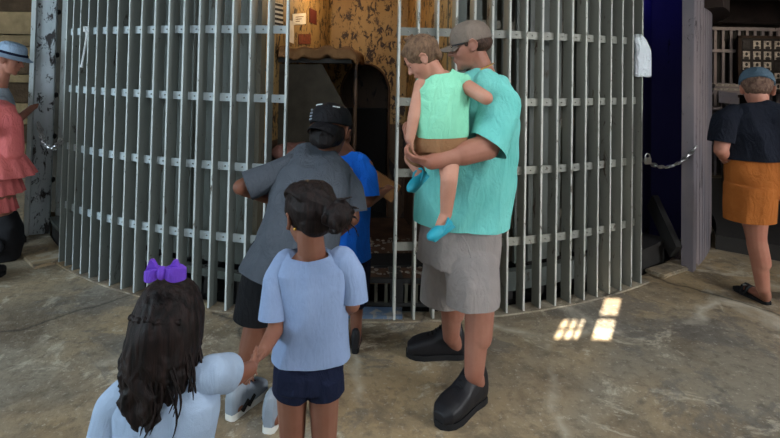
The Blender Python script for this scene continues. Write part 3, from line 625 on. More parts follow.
# ------------------------------------------------------------------ people
def secs(lst, side, dw=0.0, dd=None):
    dd = dw if dd is None else dd
    return [(P(x, y, Y), max(.02, hw-dw), max(.02, hd-dd), side) for x, y, Y, hw, hd in lst]
def PP(l): return [P(*q) for q in l]
def head_at(mb, ear, h, fwd, side, neck, roll=0, **kw):
    R = frame(fwd)
    if roll: R = np.array(Matrix.Rotation(roll, 3, Vector(fwd).normalized()))@R
    c = np.array(ear, float)-R@(np.array([-.07, side*.335, .46])*h)
    T = head_shapes(mb, c, h, R, neck, **kw); return T, R
def skull(mb, T, R, h, g=1.06, pts=None):
    """hair shell: skull ellipsoid grown by g, held behind the hairline"""
    mb.ell(T(-.10, 0, .65), np.array((.40, .345, .365))*h*g, R)
def cap_hat(T, R, h, par, mat, back=False, brim=True, lift=.0, g=1.13):
    mb = MB(); rs = []; sg = -1 if back else 1; k = 32
    for zz, rr in ((.60, 1.0), (.72, 1.0), (.84, .93), (.94, .78), (1.01, .52), (1.045, .22)):
        t = np.arange(k)/k*2*PI; rs.append(np.array([T(-.07+math.cos(a)*.42*g*rr*.98, math.sin(a)*.345*g*rr, zz+lift) for a in t]))
    mb.rings(rs); o = fuse(mb, 'cap', mat, par, .0045, 3)
    if brim:
        b = MB(); rs = []
        for u in np.linspace(-1, 1, 15):
            y = u*.27; x0 = sg*.40*math.sqrt(max(.02, 1-(u*.72)**2))-.07; x1 = x0+sg*.34*math.sqrt(max(0.0, 1-u*u*.93)); zb = .615+lift-.07*u*u
            dz = -.06 if not back else -.16
            rs.append(np.array([T(x0, y, zb+.012), T((x0+x1)/2, y, zb+.012+dz*.4), T(x1, y, zb+dz+.01), T(x1, y, zb+dz-.012), T((x0+x1)/2, y, zb-.012+dz*.4), T(x0, y, zb-.012)]))
        b.rings(rs).build('cap_brim', mat, o)
    MB().ell(T(-.07, 0, 1.05+lift), np.array((.03, .03, .015))*h, R).build('cap_button', mat, o)
    return o
def torso_tag(o, s):
    o['label'] = s; return o

# ============ man holding the toddler
man = root('person', 'man in turquoise T-shirt, light grey shorts and taupe cap holding a toddler', 'person', (G(462, 385).x, 2.62, 0))
SD = (1, -.08, 0)
TS = [(461, 233, 2.64, .232, .185), (464, 205, 2.64, .240, .195), (467, 175, 2.64, .236, .205), (471, 140, 2.64, .225, .21), (478, 112, 2.64, .205, .215), (484, 90, 2.65, .160, .195), (487, 77, 2.66, .09, .12)]
b = MB(); b.loft(secs(TS[2:], SD, .025)); b.loft(secs([(459, 262, 2.64, .14, .13), (461, 230, 2.64, .16, .13), (466, 200, 2.64, .18, .15), (467, 170, 2.64, .19, .17)], SD))
T, R = head_at(b, P(473, 46, 2.53), .245, (-.95, .12, -.22), 1, P(486, 80, 2.65), fat=1.08)
la = PP([(496, 100, 2.47), (487, 147, 2.34), (431, 162, 2.26)]); b.chain(la, [.062, .058, .034], 16); b.cap(la[1], la[1].lerp(la[2], .45), .057, .054)
hand_shapes(b, la[2], P(410, 158, 2.27)-la[2], (.3, .5, 1), .175, -1, .95)
ra = PP([(470, 100, 2.83), (438, 140, 2.86), (409, 128, 2.60)]); b.chain(ra, [.06, .052, .036], 14); hand_shapes(b, ra[2], P(404, 152, 2.44)-ra[2], (1, -.2, .2), .185, 1, .6)
ll = PP([(466, 236, 2.59), (479, 300, 2.50), (474, 374, 2.475)]); b.chain(ll, [.085, .068, .046], 16); b.cap(ll[1]+Vector((.008, 0, -.05)), ll[1].lerp(ll[2], .5)+Vector((.012, 0, 0)), .066, .062); hl = G(482, 399); tl = G(446, 423); b.cap(ll[2], Vector((hl.x-.02, hl.y-.02, .06)), .044, .042); b.cap(Vector((hl.x-.02, hl.y-.02, .055)), Vector((hl.x, hl.y, .045)).lerp(Vector((tl.x, tl.y, .03)), .75), .035, .03)
rl = PP([(452, 232, 2.76), (452, 290, 2.84), (451, 336, 2.87)]); b.chain(rl, [.088, .068, .046], 16); b.cap(rl[1], rl[1].lerp(rl[2], .5)+Vector((.012, 0, 0)), .066, .060); hr = G(463, 357); tr = G(411, 355); b.cap(rl[2], Vector((hr.x-.03, hr.y, .06)), .044, .042); b.cap(Vector((hr.x-.03, hr.y, .055)), Vector((hr.x, hr.y, .045)).lerp(Vector((tr.x, tr.y, .03)), .75), .035, .03)
fuse(b, 'body', 'skin', man, .0055, 3); eyes(T, .245, R, man)
s = MB(); s.loft(secs([(460, 241, 2.64, .232, .185)]+TS, SD));
ad = (P(487, 153, 2.335)-P(495, 125, 2.39)).normalized()
sleeve(PP([(488, 88, 2.50), (500, 104, 2.45), (494, 130, 2.38), (487, 153, 2.335)]), [.085, .088, .084, .082], 'teal', man, .006, .018, (-.5, 0, -.2), .03)
sleeve(PP([(478, 90, 2.80), (466, 108, 2.84), (446, 134, 2.87)]), [.08, .082, .075], 'teal', man, .007)
fuse(s, 'tshirt', 'teal', man, .0065, 3, .022, (.45, .2, 1), (6, 17), cuts=((P(460, 222, 2.64), (-.03, 0, -1), .6, .2),))
s = MB(); s.loft(secs([(457, 262, 2.65, .20, .175), (460, 240, 2.65, .200, .165), (463, 215, 2.65, .19, .15), (464, 195, 2.65, .17, .14)], SD)); 
for A, B, C in ((P(466, 244, 2.60), P(474, 285, 2.525), P(476, 322, 2.505)), (P(452, 244, 2.75), P(445, 280, 2.81), P(444, 312, 2.84))):
    s.loft([(A, .12, .09, SD), (A.lerp(B, .5), .132, .115, SD), (B, .124, .112, SD), (C, .118, .108, SD)], 24, 2.2)
fuse(s, 'shorts', 'shorts', man, .0065, 4, .018, (0, 0, 1), (4, 14), cuts=((P(476, 303, 2.505), (.08, 0, -1), .15, .2), (P(444, 300, 2.84), (0, 0, -1), .15, .2)), seed=3)
shoe("shoe", hl, tl, man, .31, wid=.058); shoe("shoe", hr, tr, man, .31, wid=.058)
cap_hat(T, R, .245, man, 'capgrey', g=1.05, lift=-.04)
h = MB(); h.ell(T(-.22, 0, .50), np.array((.28, .335, .2))*.245, R); h.ell(T(-.1, .30, .55), np.array((.10, .04, .10))*.245, R); h.ell(T(.05, .30, .56), np.array((.05, .03, .09))*.245, R); fuse(h, 'hair', 'hair_man', man, .005, 2, .003, wf=(60, 60))
g = MB(); g.box(T(.17, .292, .55), np.array((.36, .012, .035))*.245, R)
for s_ in (1, -1): g.ell(T(.345, s_*.13, .50), np.array((.03, .10, .07))*.245, R)
g.build('sunglasses', 'lens', man)
n = MB(); n.tube([T(-.17+.25*math.cos(t_), math.sin(t_)*.26, -.02-.06*math.cos(t_)) for t_ in np.linspace(0, 2*PI, 20)[:-1]], .003, 6, True); n.build('necklace', 'gold', man)
po = MB(); po.tube(PP([(462, 236, 2.43), (468, 246, 2.42), (471, 258, 2.415)]), .004, 6); po.build('pocket_edge', 'shorts', man)

# ============ toddler
kid = root('person', 'toddler in mint tank top and brown shorts carried on the man\'s arm', 'person', P(441, 150, 2.34))
KS = [(441, 140, 2.35, .118, .085), (441, 122, 2.35, .122, .088), (442, 104, 2.355, .122, .086), (442, 90, 2.36, .122, .078), (441, 80, 2.365, .095, .062), (438, 73, 2.37, .05, .05)]
SK = (.96, .28, 0)
b = MB(); b.loft(secs(KS, SK, .012)); b.ell(P(441, 145, 2.35), (.105, .08, .07))
T, R = head_at(b, P(424, 59, 2.275), .196, (-.80, .12, -.58), 1, P(439, 80, 2.365), child=True)
ka = PP([(422, 86, 2.34), (414, 117, 2.29), (410, 138, 2.285)]); b.chain(ka, [.037, .029, .021], 14); hand_shapes(b, ka[2], Vector((.012, .02, -.07)), (1, .2, 0), .105, 1, .45)
kb = PP([(464, 85, 2.36), (486, 98, 2.27), (472, 91, 2.36)]); b.chain(kb, [.036, .031, .022], 14); hand_shapes(b, kb[2], P(462, 84, 2.41)-kb[2], (-.3, 1, 0), .10, 1, .4)
k1 = PP([(449, 147, 2.35), (449, 180, 2.255), (446, 214, 2.27)]); b.chain(k1, [.056, .038, .026], 14); b.cap(k1[1].lerp(k1[2], .25), k1[1].lerp(k1[2], .55), .036, .032); b.cap(k1[2], P(440, 226, 2.25), .026, .022)
k2 = PP([(432, 148, 2.36), (412, 158, 2.44), (420, 172, 2.41)]); b.chain(k2, [.054, .038, .027], 14); b.cap(k2[2], P(417, 180, 2.39), .026, .022)
fuse(b, 'body', 'skin_fair', kid, .004, 2); eyes(T, .196, R, kid)
s = MB(); s.loft(secs([(441, 146, 2.35, .122, .09)]+KS, SK)); s.cap(P(424, 82, 2.355), P(430, 76, 2.36), .036, .032); s.cap(P(462, 82, 2.36), P(452, 76, 2.36), .036, .032)
fuse(s, 'tank_top', 'mint', kid, .0045, 3, .012, (.3, 0, 1), (6, 24), cuts=((P(441, 136, 2.35), (.02, 0, -1), .3), (P(437, 72.5, 2.37), (-.1, -.1, 1), .07)))
s = MB(); s.loft(secs([(441, 153, 2.345, .108, .088), (441, 144, 2.35, .122, .093), (441, 132, 2.35, .116, .086)], SK)); s.cap(P(432, 147, 2.35), P(418, 154, 2.40), .066, .058); s.cap(P(450, 146, 2.345), P(449, 160, 2.31), .064, .056)
fuse(s, 'shorts', 'brown', kid, .005, 3, .006, (1, 0, .3), (6, 20), seed=5)
def croc(ank, toe, L):
    d = (toe-ank).normalized(); u = Vector((0, 0, 1)); u = (u-d*u.dot(d)).normalized(); s_ = u.cross(d); Rm = np.array([[d.x, s_.x, u.x], [d.y, s_.y, u.y], [d.z, s_.z, u.z]]); c = ank+d*L*.28-u*.012
    m = MB(); m.ell(c+d*L*.15, (L*.40, L*.21, L*.17), Rm); m.ell(c-d*L*.2, (L*.26, L*.165, L*.14), Rm); m.box(c-u*L*.12, (L*.85, L*.3, L*.06), Rm); o = fuse(m, 'clog_shoe', 'croc', kid, .004, 3)
    st = MB().tube([c+s_*(L*.175)+u*.0+d*.01, c-d*L*.12+s_*(L*.19)+u*L*.16, c-d*L*.28+s_*(L*.12)+u*L*.22, c-d*L*.33+u*L*.24, c-d*L*.28-s_*(L*.12)+u*L*.22, c-d*L*.12-s_*(L*.19)+u*L*.16, c-s_*(L*.175)+d*.01], .006, 8); st.build('heel_strap', 'croc', o)
croc(P(447, 222, 2.26), P(428, 236, 2.20), .145); croc(P(422, 173, 2.39), P(409, 187, 2.33), .14)
h = MB(); skull(h, T, R, .196, 1.075); h.ell(T(.16, 0, .83), np.array((.17, .26, .12))*.196, R); h.ell(T(-.36, 0, .45), np.array((.12, .24, .2))*.196, R)
for i in range(260):
    a = random.uniform(0, 2*PI); e = random.uniform(-.1, 1.3); n = np.array([math.cos(a)*math.cos(e), math.sin(a)*math.cos(e), math.sin(e)]); n[0] = min(n[0], .75)
    p = T(*(np.array([-.10, 0, .65])+n*np.array([.41, .36, .38])*1.03)); tn = np.array([.9, n[1]*.3, -.35]); tn -= n*np.dot(tn, n)*.93; d = R@tn; h.cap(p-d*.012, p+d*.022, .0045, .002, 6)
for i in range(9): h.cap(T(-.12+.02*i, -.06+.015*i, 1.0), T(-.16+.03*i, -.08+.02*i, 1.13), .007, .002, 6)
fuse(h, 'hair', 'hair_sand', kid, .0035, 2, .001, wf=(50, 80))

# ============ youth in charcoal T-shirt, leaning in
yo = root('person', 'youth in charcoal T-shirt and backward black cap leaning into the doorway', 'person', (G(255, 410).x, 2.45, 0))
SY = (.97, -.2, 0)
YS = [(287, 280, 2.36, .215, .165), (295, 250, 2.39, .19, .155), (303, 222, 2.45, .185, .15), (309, 195, 2.53, .195, .14), (315, 172, 2.61, .19, .125), (321, 158, 2.66, .13, .095), (327, 151, 2.69, .07, .07)]
b = MB(); b.loft(secs(YS[1:], SY, .02)); b.ell(P(290, 250, 2.40), (.15, .12, .13))
T, R = head_at(b, P(314, 131, 2.66), .262, (.28, .90, -.25), 1, P(326, 156, 2.68))
ya = PP([(282, 170, 2.58), (241, 187, 2.47), (272, 200, 2.66)]); b.chain(ya, [.045, .038, .027], 14); hand_shapes(b, ya[2], P(282, 212, 2.70)-ya[2], (0, -.2, -1), .165, 1, .5)
yb = PP([(345, 174, 2.62), (352, 218, 2.52), (338, 232, 2.72)]); b.chain(yb, [.045, .038, .027], 14); hand_shapes(b, yb[2], P(330, 238, 2.78)-yb[2], (0, -.2, -1), .165, -1, .5)
h1, t1, h2, t2 = G(229, 421), G(257, 396), G(268, 434), G(284, 402)
y1 = PP([(274, 250, 2.42), (259, 312, 2.47), (240, 384, 2.44)]); b.chain(y1, [.085, .055, .037], 14); b.cap(y1[1].lerp(y1[2], .15), y1[1].lerp(y1[2], .5), .055, .05); b.cap(y1[2], Vector((h1.x+.02, h1.y+.04, .06)), .037, .036); b.cap(Vector((h1.x+.02, h1.y+.03, .05)), h1.lerp(t1, .7)+Vector((0, 0, .035)), .032, .028)
y2 = PP([(306, 250, 2.42), (296, 315, 2.50), (283, 388, 2.43)]); b.chain(y2, [.085, .055, .037], 14); b.cap(y2[1].lerp(y2[2], .15), y2[1].lerp(y2[2], .5), .054, .05); b.cap(y2[2], Vector((h2.x+.02, h2.y+.05, .06)), .037, .036); b.cap(Vector((h2.x+.02, h2.y+.03, .05)), h2.lerp(t2, .7)+Vector((0, 0, .035)), .032, .028)
fuse(b, 'body', 'skin_brown', yo, .005, 3); eyes(T, .262, R, yo)
s = MB(); s.loft(secs([(283, 292, 2.35, .222, .17)]+YS, SY));
sleeve(PP([(292, 168, 2.60), (270, 177, 2.54), (247, 186, 2.49)]), [.068, .066, .068], 'grey', yo, .006, .014, (-.6, 0, -.3), .0)
sleeve(PP([(338, 172, 2.63), (350, 190, 2.58), (353, 214, 2.53)]), [.066, .064, .066], 'grey', yo, .006)
fuse(s, 'tshirt', 'grey', yo, .006, 3, .020, (-.2, -.3, 1), (5, 15), cuts=((P(285, 274, 2.36), (-.18, 0, -1), .45, .2),), seed=8)
s = MB(); s.ell(P(290, 252, 2.40), (.165, .135, .14))
for A, C in ((y1[0], P(253, 326, 2.46)), (y2[0], P(295, 326, 2.48))): s.loft([(A, .11, .11, SY), (A.lerp(C, .5), .108, .108, SY), (C, .10, .10, SY)], 22, 2.1)
fuse(s, 'shorts', 'blackcloth', yo, .006, 4, .006, (0, 0, 1), (4, 14), cuts=((P(253, 316, 2.46), (-.1, 0, -1), .13), (P(297, 318, 2.48), (.02, 0, -1), .13)))
shoe('sneaker', h1, t1, yo, .25, 'lightshirt', 'white_sole', .05, 'black'); shoe('sneaker', h2, t2, yo, .25, 'lightshirt', 'white_sole', .05, 'black')
c = cap_hat(T, R, .262, yo, 'capblack', back=True, g=1.15, lift=-.02)
lg = MB(); lg.tube([T(-.07+.44*math.cos(a)*.82, .37*math.sin(a)*.84, .93) for a in np.linspace(2.2, 2.9, 8)], .0035, 6); lg.tube([T(-.07+.44*math.cos(a)*.88, .37*math.sin(a)*.90, .90) for a in np.linspace(3.6, 4.0, 6)], .0035, 6); lg.build('white_stitching', 'towel', c)
lg = MB(); 
for z_, w_ in ((.82, .03), (.76, .06), (.70, .09), (.64, .11)): lg.tube([T(-.07+.475*math.cos(a), .392*math.sin(a), z_) for a in np.linspace(2.35-w_*1.6, 2.35+w_*1.6, 4)], .0045, 6)
lg.build('side_badge', 'lightshirt', c)
h = MB(); h.ell(T(-.17, 0, .42), np.array((.36, .35, .27))*.262, R); h.ell(T(-.36, 0, .30), np.array((.14, .27, .2))*.262, R); fuse(h, 'hair', 'hair_black', yo, .005, 2, .004, wf=(50, 60))

# ============ boy in bright blue T-shirt
bo = root('person', 'boy in bright blue T-shirt reaching a hand into the cell', 'person', (P(350, 200, 2.98).x, 2.98, 0))
SB = (.98, -.2, 0)
BS = [(346, 258, 2.99, .135, .10), (346, 225, 2.99, .128, .095), (347, 195, 2.98, .132, .095), (349, 172, 2.98, .14, .09), (350, 160, 2.98, .11, .07), (350, 153, 2.99, .055, .05)]
b = MB(); b.loft(secs(BS, SB, .015)); b.ell(P(346, 262, 2.99), (.11, .085, .09))
T, R = head_at(b, P(329, 133, 2.99), .205, (.45, .8, -.25), 1, P(350, 158, 2.98), child=True)
ba = PP([(367, 166, 2.95), (368, 202, 2.88), (382, 193, 2.99)]); b.chain(ba, [.037, .031, .023], 14); hand_shapes(b, ba[2], P(390, 186, 3.05)-ba[2], (0, .3, -1), .125, -1, .35)
bb = PP([(329, 166, 3.0), (324, 205, 2.95), (330, 215, 3.1)]); b.chain(bb, [.037, .03, .022], 12); hand_shapes(b, bb[2], Vector((.03, .06, -.02)), (0, .3, -1), .12, 1, .4)
for dx in (-.06, .065):
    o_ = P(346, 262, 2.99)+Vector((dx, 0, 0)); k_ = Vector((o_.x, 3.0, .30)); a_ = Vector((o_.x, 2.98, .07)); b.chain([o_, k_, a_], [.065, .042, .03], 12); b.cap(Vector((o_.x, 2.97, .045)), Vector((o_.x, 3.06, .035)), .028, .024)
    shoe('sneaker', (o_.x, 2.93, 0), (o_.x, 3.1, 0), bo, .20, 'shoe', 'sole', .042)
fuse(b, 'body', 'skin_brown', bo, .0055, 2); eyes(T, .205, R, bo)
s = MB(); s.loft(secs([(346, 266, 2.99, .137, .10)]+BS, SB));
sleeve(PP([(360, 163, 2.96), (367, 175, 2.93), (369, 198, 2.885)]), [.052, .052, .053], 'blue', bo, .005, .01)
sleeve(PP([(336, 163, 3.0), (329, 175, 2.98), (325, 198, 2.955)]), [.052, .052, .05], 'blue', bo, .005, .01)
fuse(s, 'tshirt', 'blue', bo, .0055, 3, .014, (.2, 0, 1), (5, 18), cuts=((P(346, 257, 2.99), (0, 0, -1), .3, .2),), seed=11)
s = MB(); s.ell(P(346, 262, 2.99), (.125, .10, .10))
for dx in (-.06, .065): o_ = P(346, 262, 2.99)+Vector((dx, 0, 0)); s.cap(o_, o_+Vector((0, .01, -.20)), .078, .07)
fuse(s, 'shorts', 'navycloth', bo, .006, 3, .004)
h = MB(); skull(h, T, R, .205, 1.08); h.ell(T(-.3, 0, .42), np.array((.16, .28, .2))*.205, R); fuse(h, 'hair', 'hair_black', bo, .005, 2, .004, wf=(50, 60))

# ============ girl in pale blue T-shirt (middle)
gi = root('person', 'girl in pale blue T-shirt and navy shorts with dark hair in a bun', 'person', (P(310, 380, 1.8).x, 1.8, 0))
SG = (.95, .28, 0)
GS = [(310, 373, 1.80, .134, .092), (311, 345, 1.80, .126, .088), (313, 312, 1.80, .118, .085), (313, 285, 1.80, .122, .083), (312, 268, 1.80, .128, .075), (312, 259, 1.80, .10, .06), (313, 252, 1.80, .058, .05)]
b = MB(); b.loft(secs(GS[1:], SG, .014)); b.ell(P(309, 368, 1.8), (.098, .070, .09))
T, R = head_at(b, P(289, 222, 1.735), .212, (-.55, .80, -.10), 1, P(312, 256, 1.8), child=True)
ga = PP([(283, 269, 1.79), (276, 328, 1.735), (264, 350, 1.61)]); b.chain(ga, [.032, .028, .021], 14); hand_shapes(b, ga[2], P(250, 368, 1.54)-ga[2], (.5, 0, -.6), .118, 1, .5)
gb = PP([(347, 264, 1.82), (352, 304, 1.80), (342, 312, 1.95)]); b.chain(gb, [.033, .029, .021], 14); hand_shapes(b, gb[2], Vector((-.04, .06, .03)), (-1, 0, 0), .115, 1, .5)
gl = []
for x0, x1 in ((292, 294), (324, 322)):
    A, K, N_ = P(x0, 388, 1.80), P(x0, 452, 1.795), None; N_ = Vector((K.x, 1.80, .07)); K.z = .33; b.chain([A, K, N_], [.054, .042, .03], 14); b.cap(K+Vector((0, -.005, -.04)), Vector((K.x, 1.79, .2)), .043, .037); b.cap(Vector((N_.x, 1.78, .045)), Vector((N_.x-.03, 1.87, .035)), .028, .024); gl.append(N_)
    shoe('sneaker', (N_.x+.005, 1.745, 0), (N_.x-.04, 1.9, 0), gi, .185, 'white_sole', 'white_sole', .04)
fuse(b, 'body', 'skin_olive', gi, .0042, 3); eyes(T, .212, R, gi)
s = MB(); s.loft(secs([(309, 382, 1.80, .136, .094)]+GS, SG));
sleeve(PP([(286, 266, 1.80), (277, 280, 1.78), (272, 322, 1.745)]), [.05, .05, .053], 'sky', gi, .0045, .010, (0, 0, -1), .012, 2)
sleeve(PP([(340, 262, 1.81), (350, 276, 1.815), (354, 304, 1.805)]), [.050, .050, .048], 'sky', gi, .0045, .010, (0, 0, -1), .012, 5)
fuse(s, 'tshirt', 'sky', gi, .0045, 3, .013, (.15, 0, 1), (6, 18), cuts=((P(310, 356, 1.80), (-.10, 0, -1), .35, .2), (P(313, 251.5, 1.80), (0, -.22, 1), .08)), seed=14)
s = MB(); s.loft(secs([(308, 382, 1.8, .118, .090), (309, 366, 1.8, .118, .088), (310, 348, 1.8, .10, .07)], SG))
for x0 in (292, 325): s.loft([(P(x0, 370, 1.8), .062, .082, SG), (P(x0, 386, 1.8), .066, .084, SG), (P(x0, 402, 1.8), .068, .078, SG)], 20, 2)
fuse(s, 'shorts', 'navycloth', gi, .005, 2, .003, cuts=((P(292, 390, 1.8), (-.15, 0, -1), .10, .2), (P(325, 389, 1.8), (.15, 0, -1), .10, .2)))
h = MB(); skull(h, T, R, .212, 1.1); h.ell(T(.12, 0, .82), np.array((.19, .27, .12))*.212, R); h.ell(T(-.33, -.02, .46), np.array((.18, .30, .24))*.212, R); h.ell(T(-.05, .28, .6), np.array((.22, .09, .14))*.212, R)
bc = P(338, 216, 1.69); h.ell(bc, (.045, .04, .043)); 
for i in range(16):
    a = i/16*2*PI; r_ = random.uniform(.022, .034); n = Vector((random.uniform(-1, 1), random.uniform(-1, 1), random.uniform(-1, 1))).normalized(); u = n.orthogonal().normalized(); v = n.cross(u); cc = bc+Vector((random.uniform(-.016, .018), random.uniform(-.015, .01), random.uniform(-.024, .018)))
    h.tube([cc+u*(r_*math.cos(t_))+v*(r_*math.sin(t_)) for t_ in np.linspace(0, 4.6, 9)], [.007]*8+[.003], 6)
for i in range(60):   # strands swept from the crown to the bun
    a = random.uniform(-1.25, 1.25); p0 = T(.22*math.cos(a*.6), .345*math.sin(a), .70+.27*math.cos(a)); m_ = T(-.36, .28*math.sin(a), .62+.30*math.cos(a)*.8); pts = [Vector(p0), Vector(p0).lerp(Vector(m_), .5)+Vector(np.array(T(-.1, 0, .65))-np.array(T(-.1, 0, .65))), Vector(m_), bc]
    q = [Vector(T(-.10+(.44)*math.cos(g_)*-1, 0, .65)) for g_ in (0,)]
    arcp = []
    for g_ in np.linspace(.25, 2.35, 7):
        arcp.append(Vector(T(-.10+.435*math.cos(g_)*math.cos(a*.55), .375*math.sin(a)*(.45+.55*math.sin(g_)), .65+.405*math.sin(g_)*(.55+.45*math.cos(a)))))
    arcp.append(bc+Vector((random.uniform(-.02, .02), 0, random.uniform(-.02, .02)))); h.tube(arcp, [.004]+[.0065]*6+[.004], 6)
for (x, y, dx, dy) in ((340, 200, 14, -4), (350, 206, 12, 4), (352, 214, 8, 10), (346, 224, 4, 12), (336, 226, 0, 12), (352, 222, 7, 16)):
    h.tube(PP([(x-4, y, 1.69), (x+dx*.5, y+dy*.4, 1.68), (x+dx, y+dy, 1.69)]), [.005, .004, .0015], 6)
fuse(h, 'hair', 'hair_brown', gi, .0038, 1, .0025, (.7, -.5, -.3), (12, 60))
MB().ell(P(295, 229, 1.722), (.0055, .0055, .0055)).build('earring', 'gold', gi); MB().tube([bc+Vector((-.03+.0, .012, .0))+Vector((.006*math.cos(t_), .03*math.sin(t_), .03*math.cos(t_))) for t_ in np.linspace(0, 2*PI, 14)[:-1]], .006, 6, True).build('hair_tie', 'blackcloth', gi)

# ============ small girl with purple bow (front)
fg = root('person', 'small girl with long dark wavy hair and a purple bow at front', 'person', (P(164, 400, 1.2).x, 1.2, 0))
SF = (1, -.12, .14)
FS = [(160, 560, 1.2, .125, .09), (161, 500, 1.2, .112, .082), (163, 440, 1.2, .112, .08), (166, 408, 1.2, .120, .076), (169, 390, 1.2, .114, .066), (171, 378, 1.2, .085, .055), (172, 369, 1.2, .05, .045)]
b = MB(); b.loft(secs(FS, SF, .010)); b.ell(P(160, 560, 1.2), (.10, .08, .07))
T, R = head_at(b, P(144, 324, 1.22), .188, (.14, .95, -.16), 1, P(171, 378, 1.2), child=True)
fa = PP([(211, 378, 1.2), (230, 378, 1.33), (250, 369, 1.45)]); b.chain(fa, [.031, .027, .020], 14); hand_shapes(b, fa[2], P(262, 360, 1.56)-fa[2], (-.9, 0, .3), .108, -1, .55)
fb = PP([(120, 408, 1.2), (104, 470, 1.17), (112, 520, 1.24)]); b.chain(fb, [.031, .027, .02], 14); hand_shapes(b, fb[2], Vector((.01, .03, -.07)), (1, 0, 0), .105, 1, .4)
for dx in (-.05, .055):
    A = P(160, 570, 1.2)+Vector((dx, 0, 0)); K = Vector((A.x, 1.2, .25)); N_ = Vector((A.x, 1.2, .06)); b.chain([A, K, N_], [.056, .038, .027], 12); b.cap(Vector((A.x, 1.19, .042)), Vector((A.x, 1.26, .032)), .025, .022); shoe('sneaker', (A.x, 1.15, 0), (A.x, 1.3, 0), fg, .165, 'white_sole', 'white_sole', .037)
fuse(b, 'body', 'skin_olive', fg, .0042, 3); eyes(T, .19, R, fg)
s = MB(); s.loft(secs([(160, 575, 1.2, .128, .092)]+FS, SF));
sleeve(PP([(202, 378, 1.2), (212, 374, 1.21), (228, 373, 1.30)]), [.037, .038, .041], 'sky2', fg, .004, .008, (.4, 0, -.4), .0)
sleeve(PP([(128, 398, 1.2), (116, 410, 1.2), (108, 446, 1.18)]), [.042, .044, .046], 'sky2', fg, .004, .008)
d_ = P(228, 373, 1.30)-P(212, 374, 1.21)+Vector((.02, 0, -.02))
fuse(s, 'tshirt', 'sky2', fg, .0042, 4, .008, (.15, 0, 1), (7, 22), cuts=((P(160, 565, 1.2), (0, 0, -1), .3, .2),), seed=21)
s = MB(); s.ell(P(160, 575, 1.2), (.118, .092, .085))
for dx in (-.05, .055): A = P(160, 575, 1.2)+Vector((dx, 0, 0)); s.cap(A, A-Vector((0, 0, .11)), .068, .064)
fuse(s, 'shorts', 'navycloth', fg, .006, 2, .003)
h = MB(); skull(h, T, R, .19, 1.08); h.ell(T(-.24, 0, .50), np.array((.27, .35, .34))*.19, R); h.ell(T(-.22, 0, .25), np.array((.2, .28, .34))*.19, R)
rng = random.Random(5)
for i in range(250):
    a = rng.uniform(-2.0, 2.0); top = rng.uniform(-.1, 1.0)
    ca, sa = math.cos(a), math.sin(a)            # a = 0 is the back of the head
    z0 = .62+.40*top; rr = math.sqrt(max(.05, 1-((z0-.62)/.44)**2)); pts = []
    L_ = rng.uniform(.8, 1.5) if abs(a) < 1.1 else rng.uniform(.55, 1.15); ph = rng.uniform(0, 6.28); am = rng.uniform(.05, .14); fr = rng.uniform(4, 6.5); out = rng.uniform(-.12, .22)
    for j in range(15):
        u = j/14; z = z0-u*(L_+.30*top); k_ = rr+(1-rr)*min(1, u*3.2); low = max(0, .45-z)
        spread = 1.0+.06*math.sin(min(1, u)*PI)-.50*low+out*low
        x = -.12-ca*.42*k_*(spread+.02)+low*.06; yy = sa*.345*k_*spread; wv = am*math.sin(fr*low*2.2+ph)*min(1, low*2.5)
        pts.append(Vector(T(x-.03*math.sin(ph+low*9)*min(1, low*2), yy+wv+low*.06, z)))
    h.tube(pts, [.0062+.0035*math.sin(PI*min(1, q_/14*1.05)) if q_ < 13 else .0022 for q_ in range(15)], 6)
fuse(h, 'hair', 'hair_brown', fg, .0036, 1, .002, (0, 0, 1), (8, 70))
h = MB()
for i in range(70):
    a = rng.uniform(-1.9, 1.7); ca, sa = math.cos(a), math.sin(a); ph = rng.uniform(0, 6.28); L_ = rng.uniform(.7, 1.25); am = rng.uniform(.05, .12); pts = []
    for j in range(14):
        u = j/13; z = .50-u*L_; low = max(0, .45-z); g_ = 1.02-.42*low+.22*low*math.sin(ph)
        pts.append(Vector(T(-.12-ca*.43*g_+low*.05, sa*.37*g_+am*math.sin(5*low+ph)*min(1, low*2)+(-.16*low if sa < -.5 else 0), z)))
    h.tube(pts, [.0028]*11+[.002, .0015, .0008], 5)
h.build('loose_strands', 'hair_brown', fg)
h = MB()
for sx_ in (1, -1):
    pts = [Vector(T(-.56, 0, .66)).lerp(Vector(T(-.40, sx_*.31, .64)), u)+Vector((0, -.008*math.sin(u*PI), .003*math.sin(u*18))) for u in np.linspace(0, 1, 12)]
    h.tube(pts, [.006+.002*math.sin(k_*1.9) for k_ in range(12)], 8)
h.build('braided_strands', 'hair_brown', fg)
Pb = P(163, 272, 1.15)
def bow_loop(cx, cy_, sx_, L_, hgt, lean):
    m = MB(); rs = []
    for u in np.linspace(0, 1, 12):
        w_ = hgt*(.25+.75*math.sin(PI*min(1, u*.62+.12))); x = cx+sx_*L_*u; th_ = .004+.012*math.sin(PI*u)
        c_ = Vector((x, cy_, 0)); zc = lean*u*L_
        rs.append(np.array([(x, cy_-th_, zc-w_/2), (x, cy_-th_*1.1, zc), (x, cy_-th_, zc+w_/2), (x, cy_+th_, zc+w_/2), (x, cy_+th_*1.1, zc), (x, cy_+th_, zc-w_/2)])+np.array([0, 0, Pb.z]))
    return m.rings(rs)
bowp = bow_loop(Pb.x, Pb.y, -1, .040, .026, -.22).build('bow_loop', 'purple', fg); bow_loop(Pb.x, Pb.y, 1, .050, .030, -.05).build('bow_loop', 'purple', fg)
MB().ell((Pb.x, Pb.y-.006, Pb.z), (.010, .013, .015)).build('bow_knot', 'purple', fg)
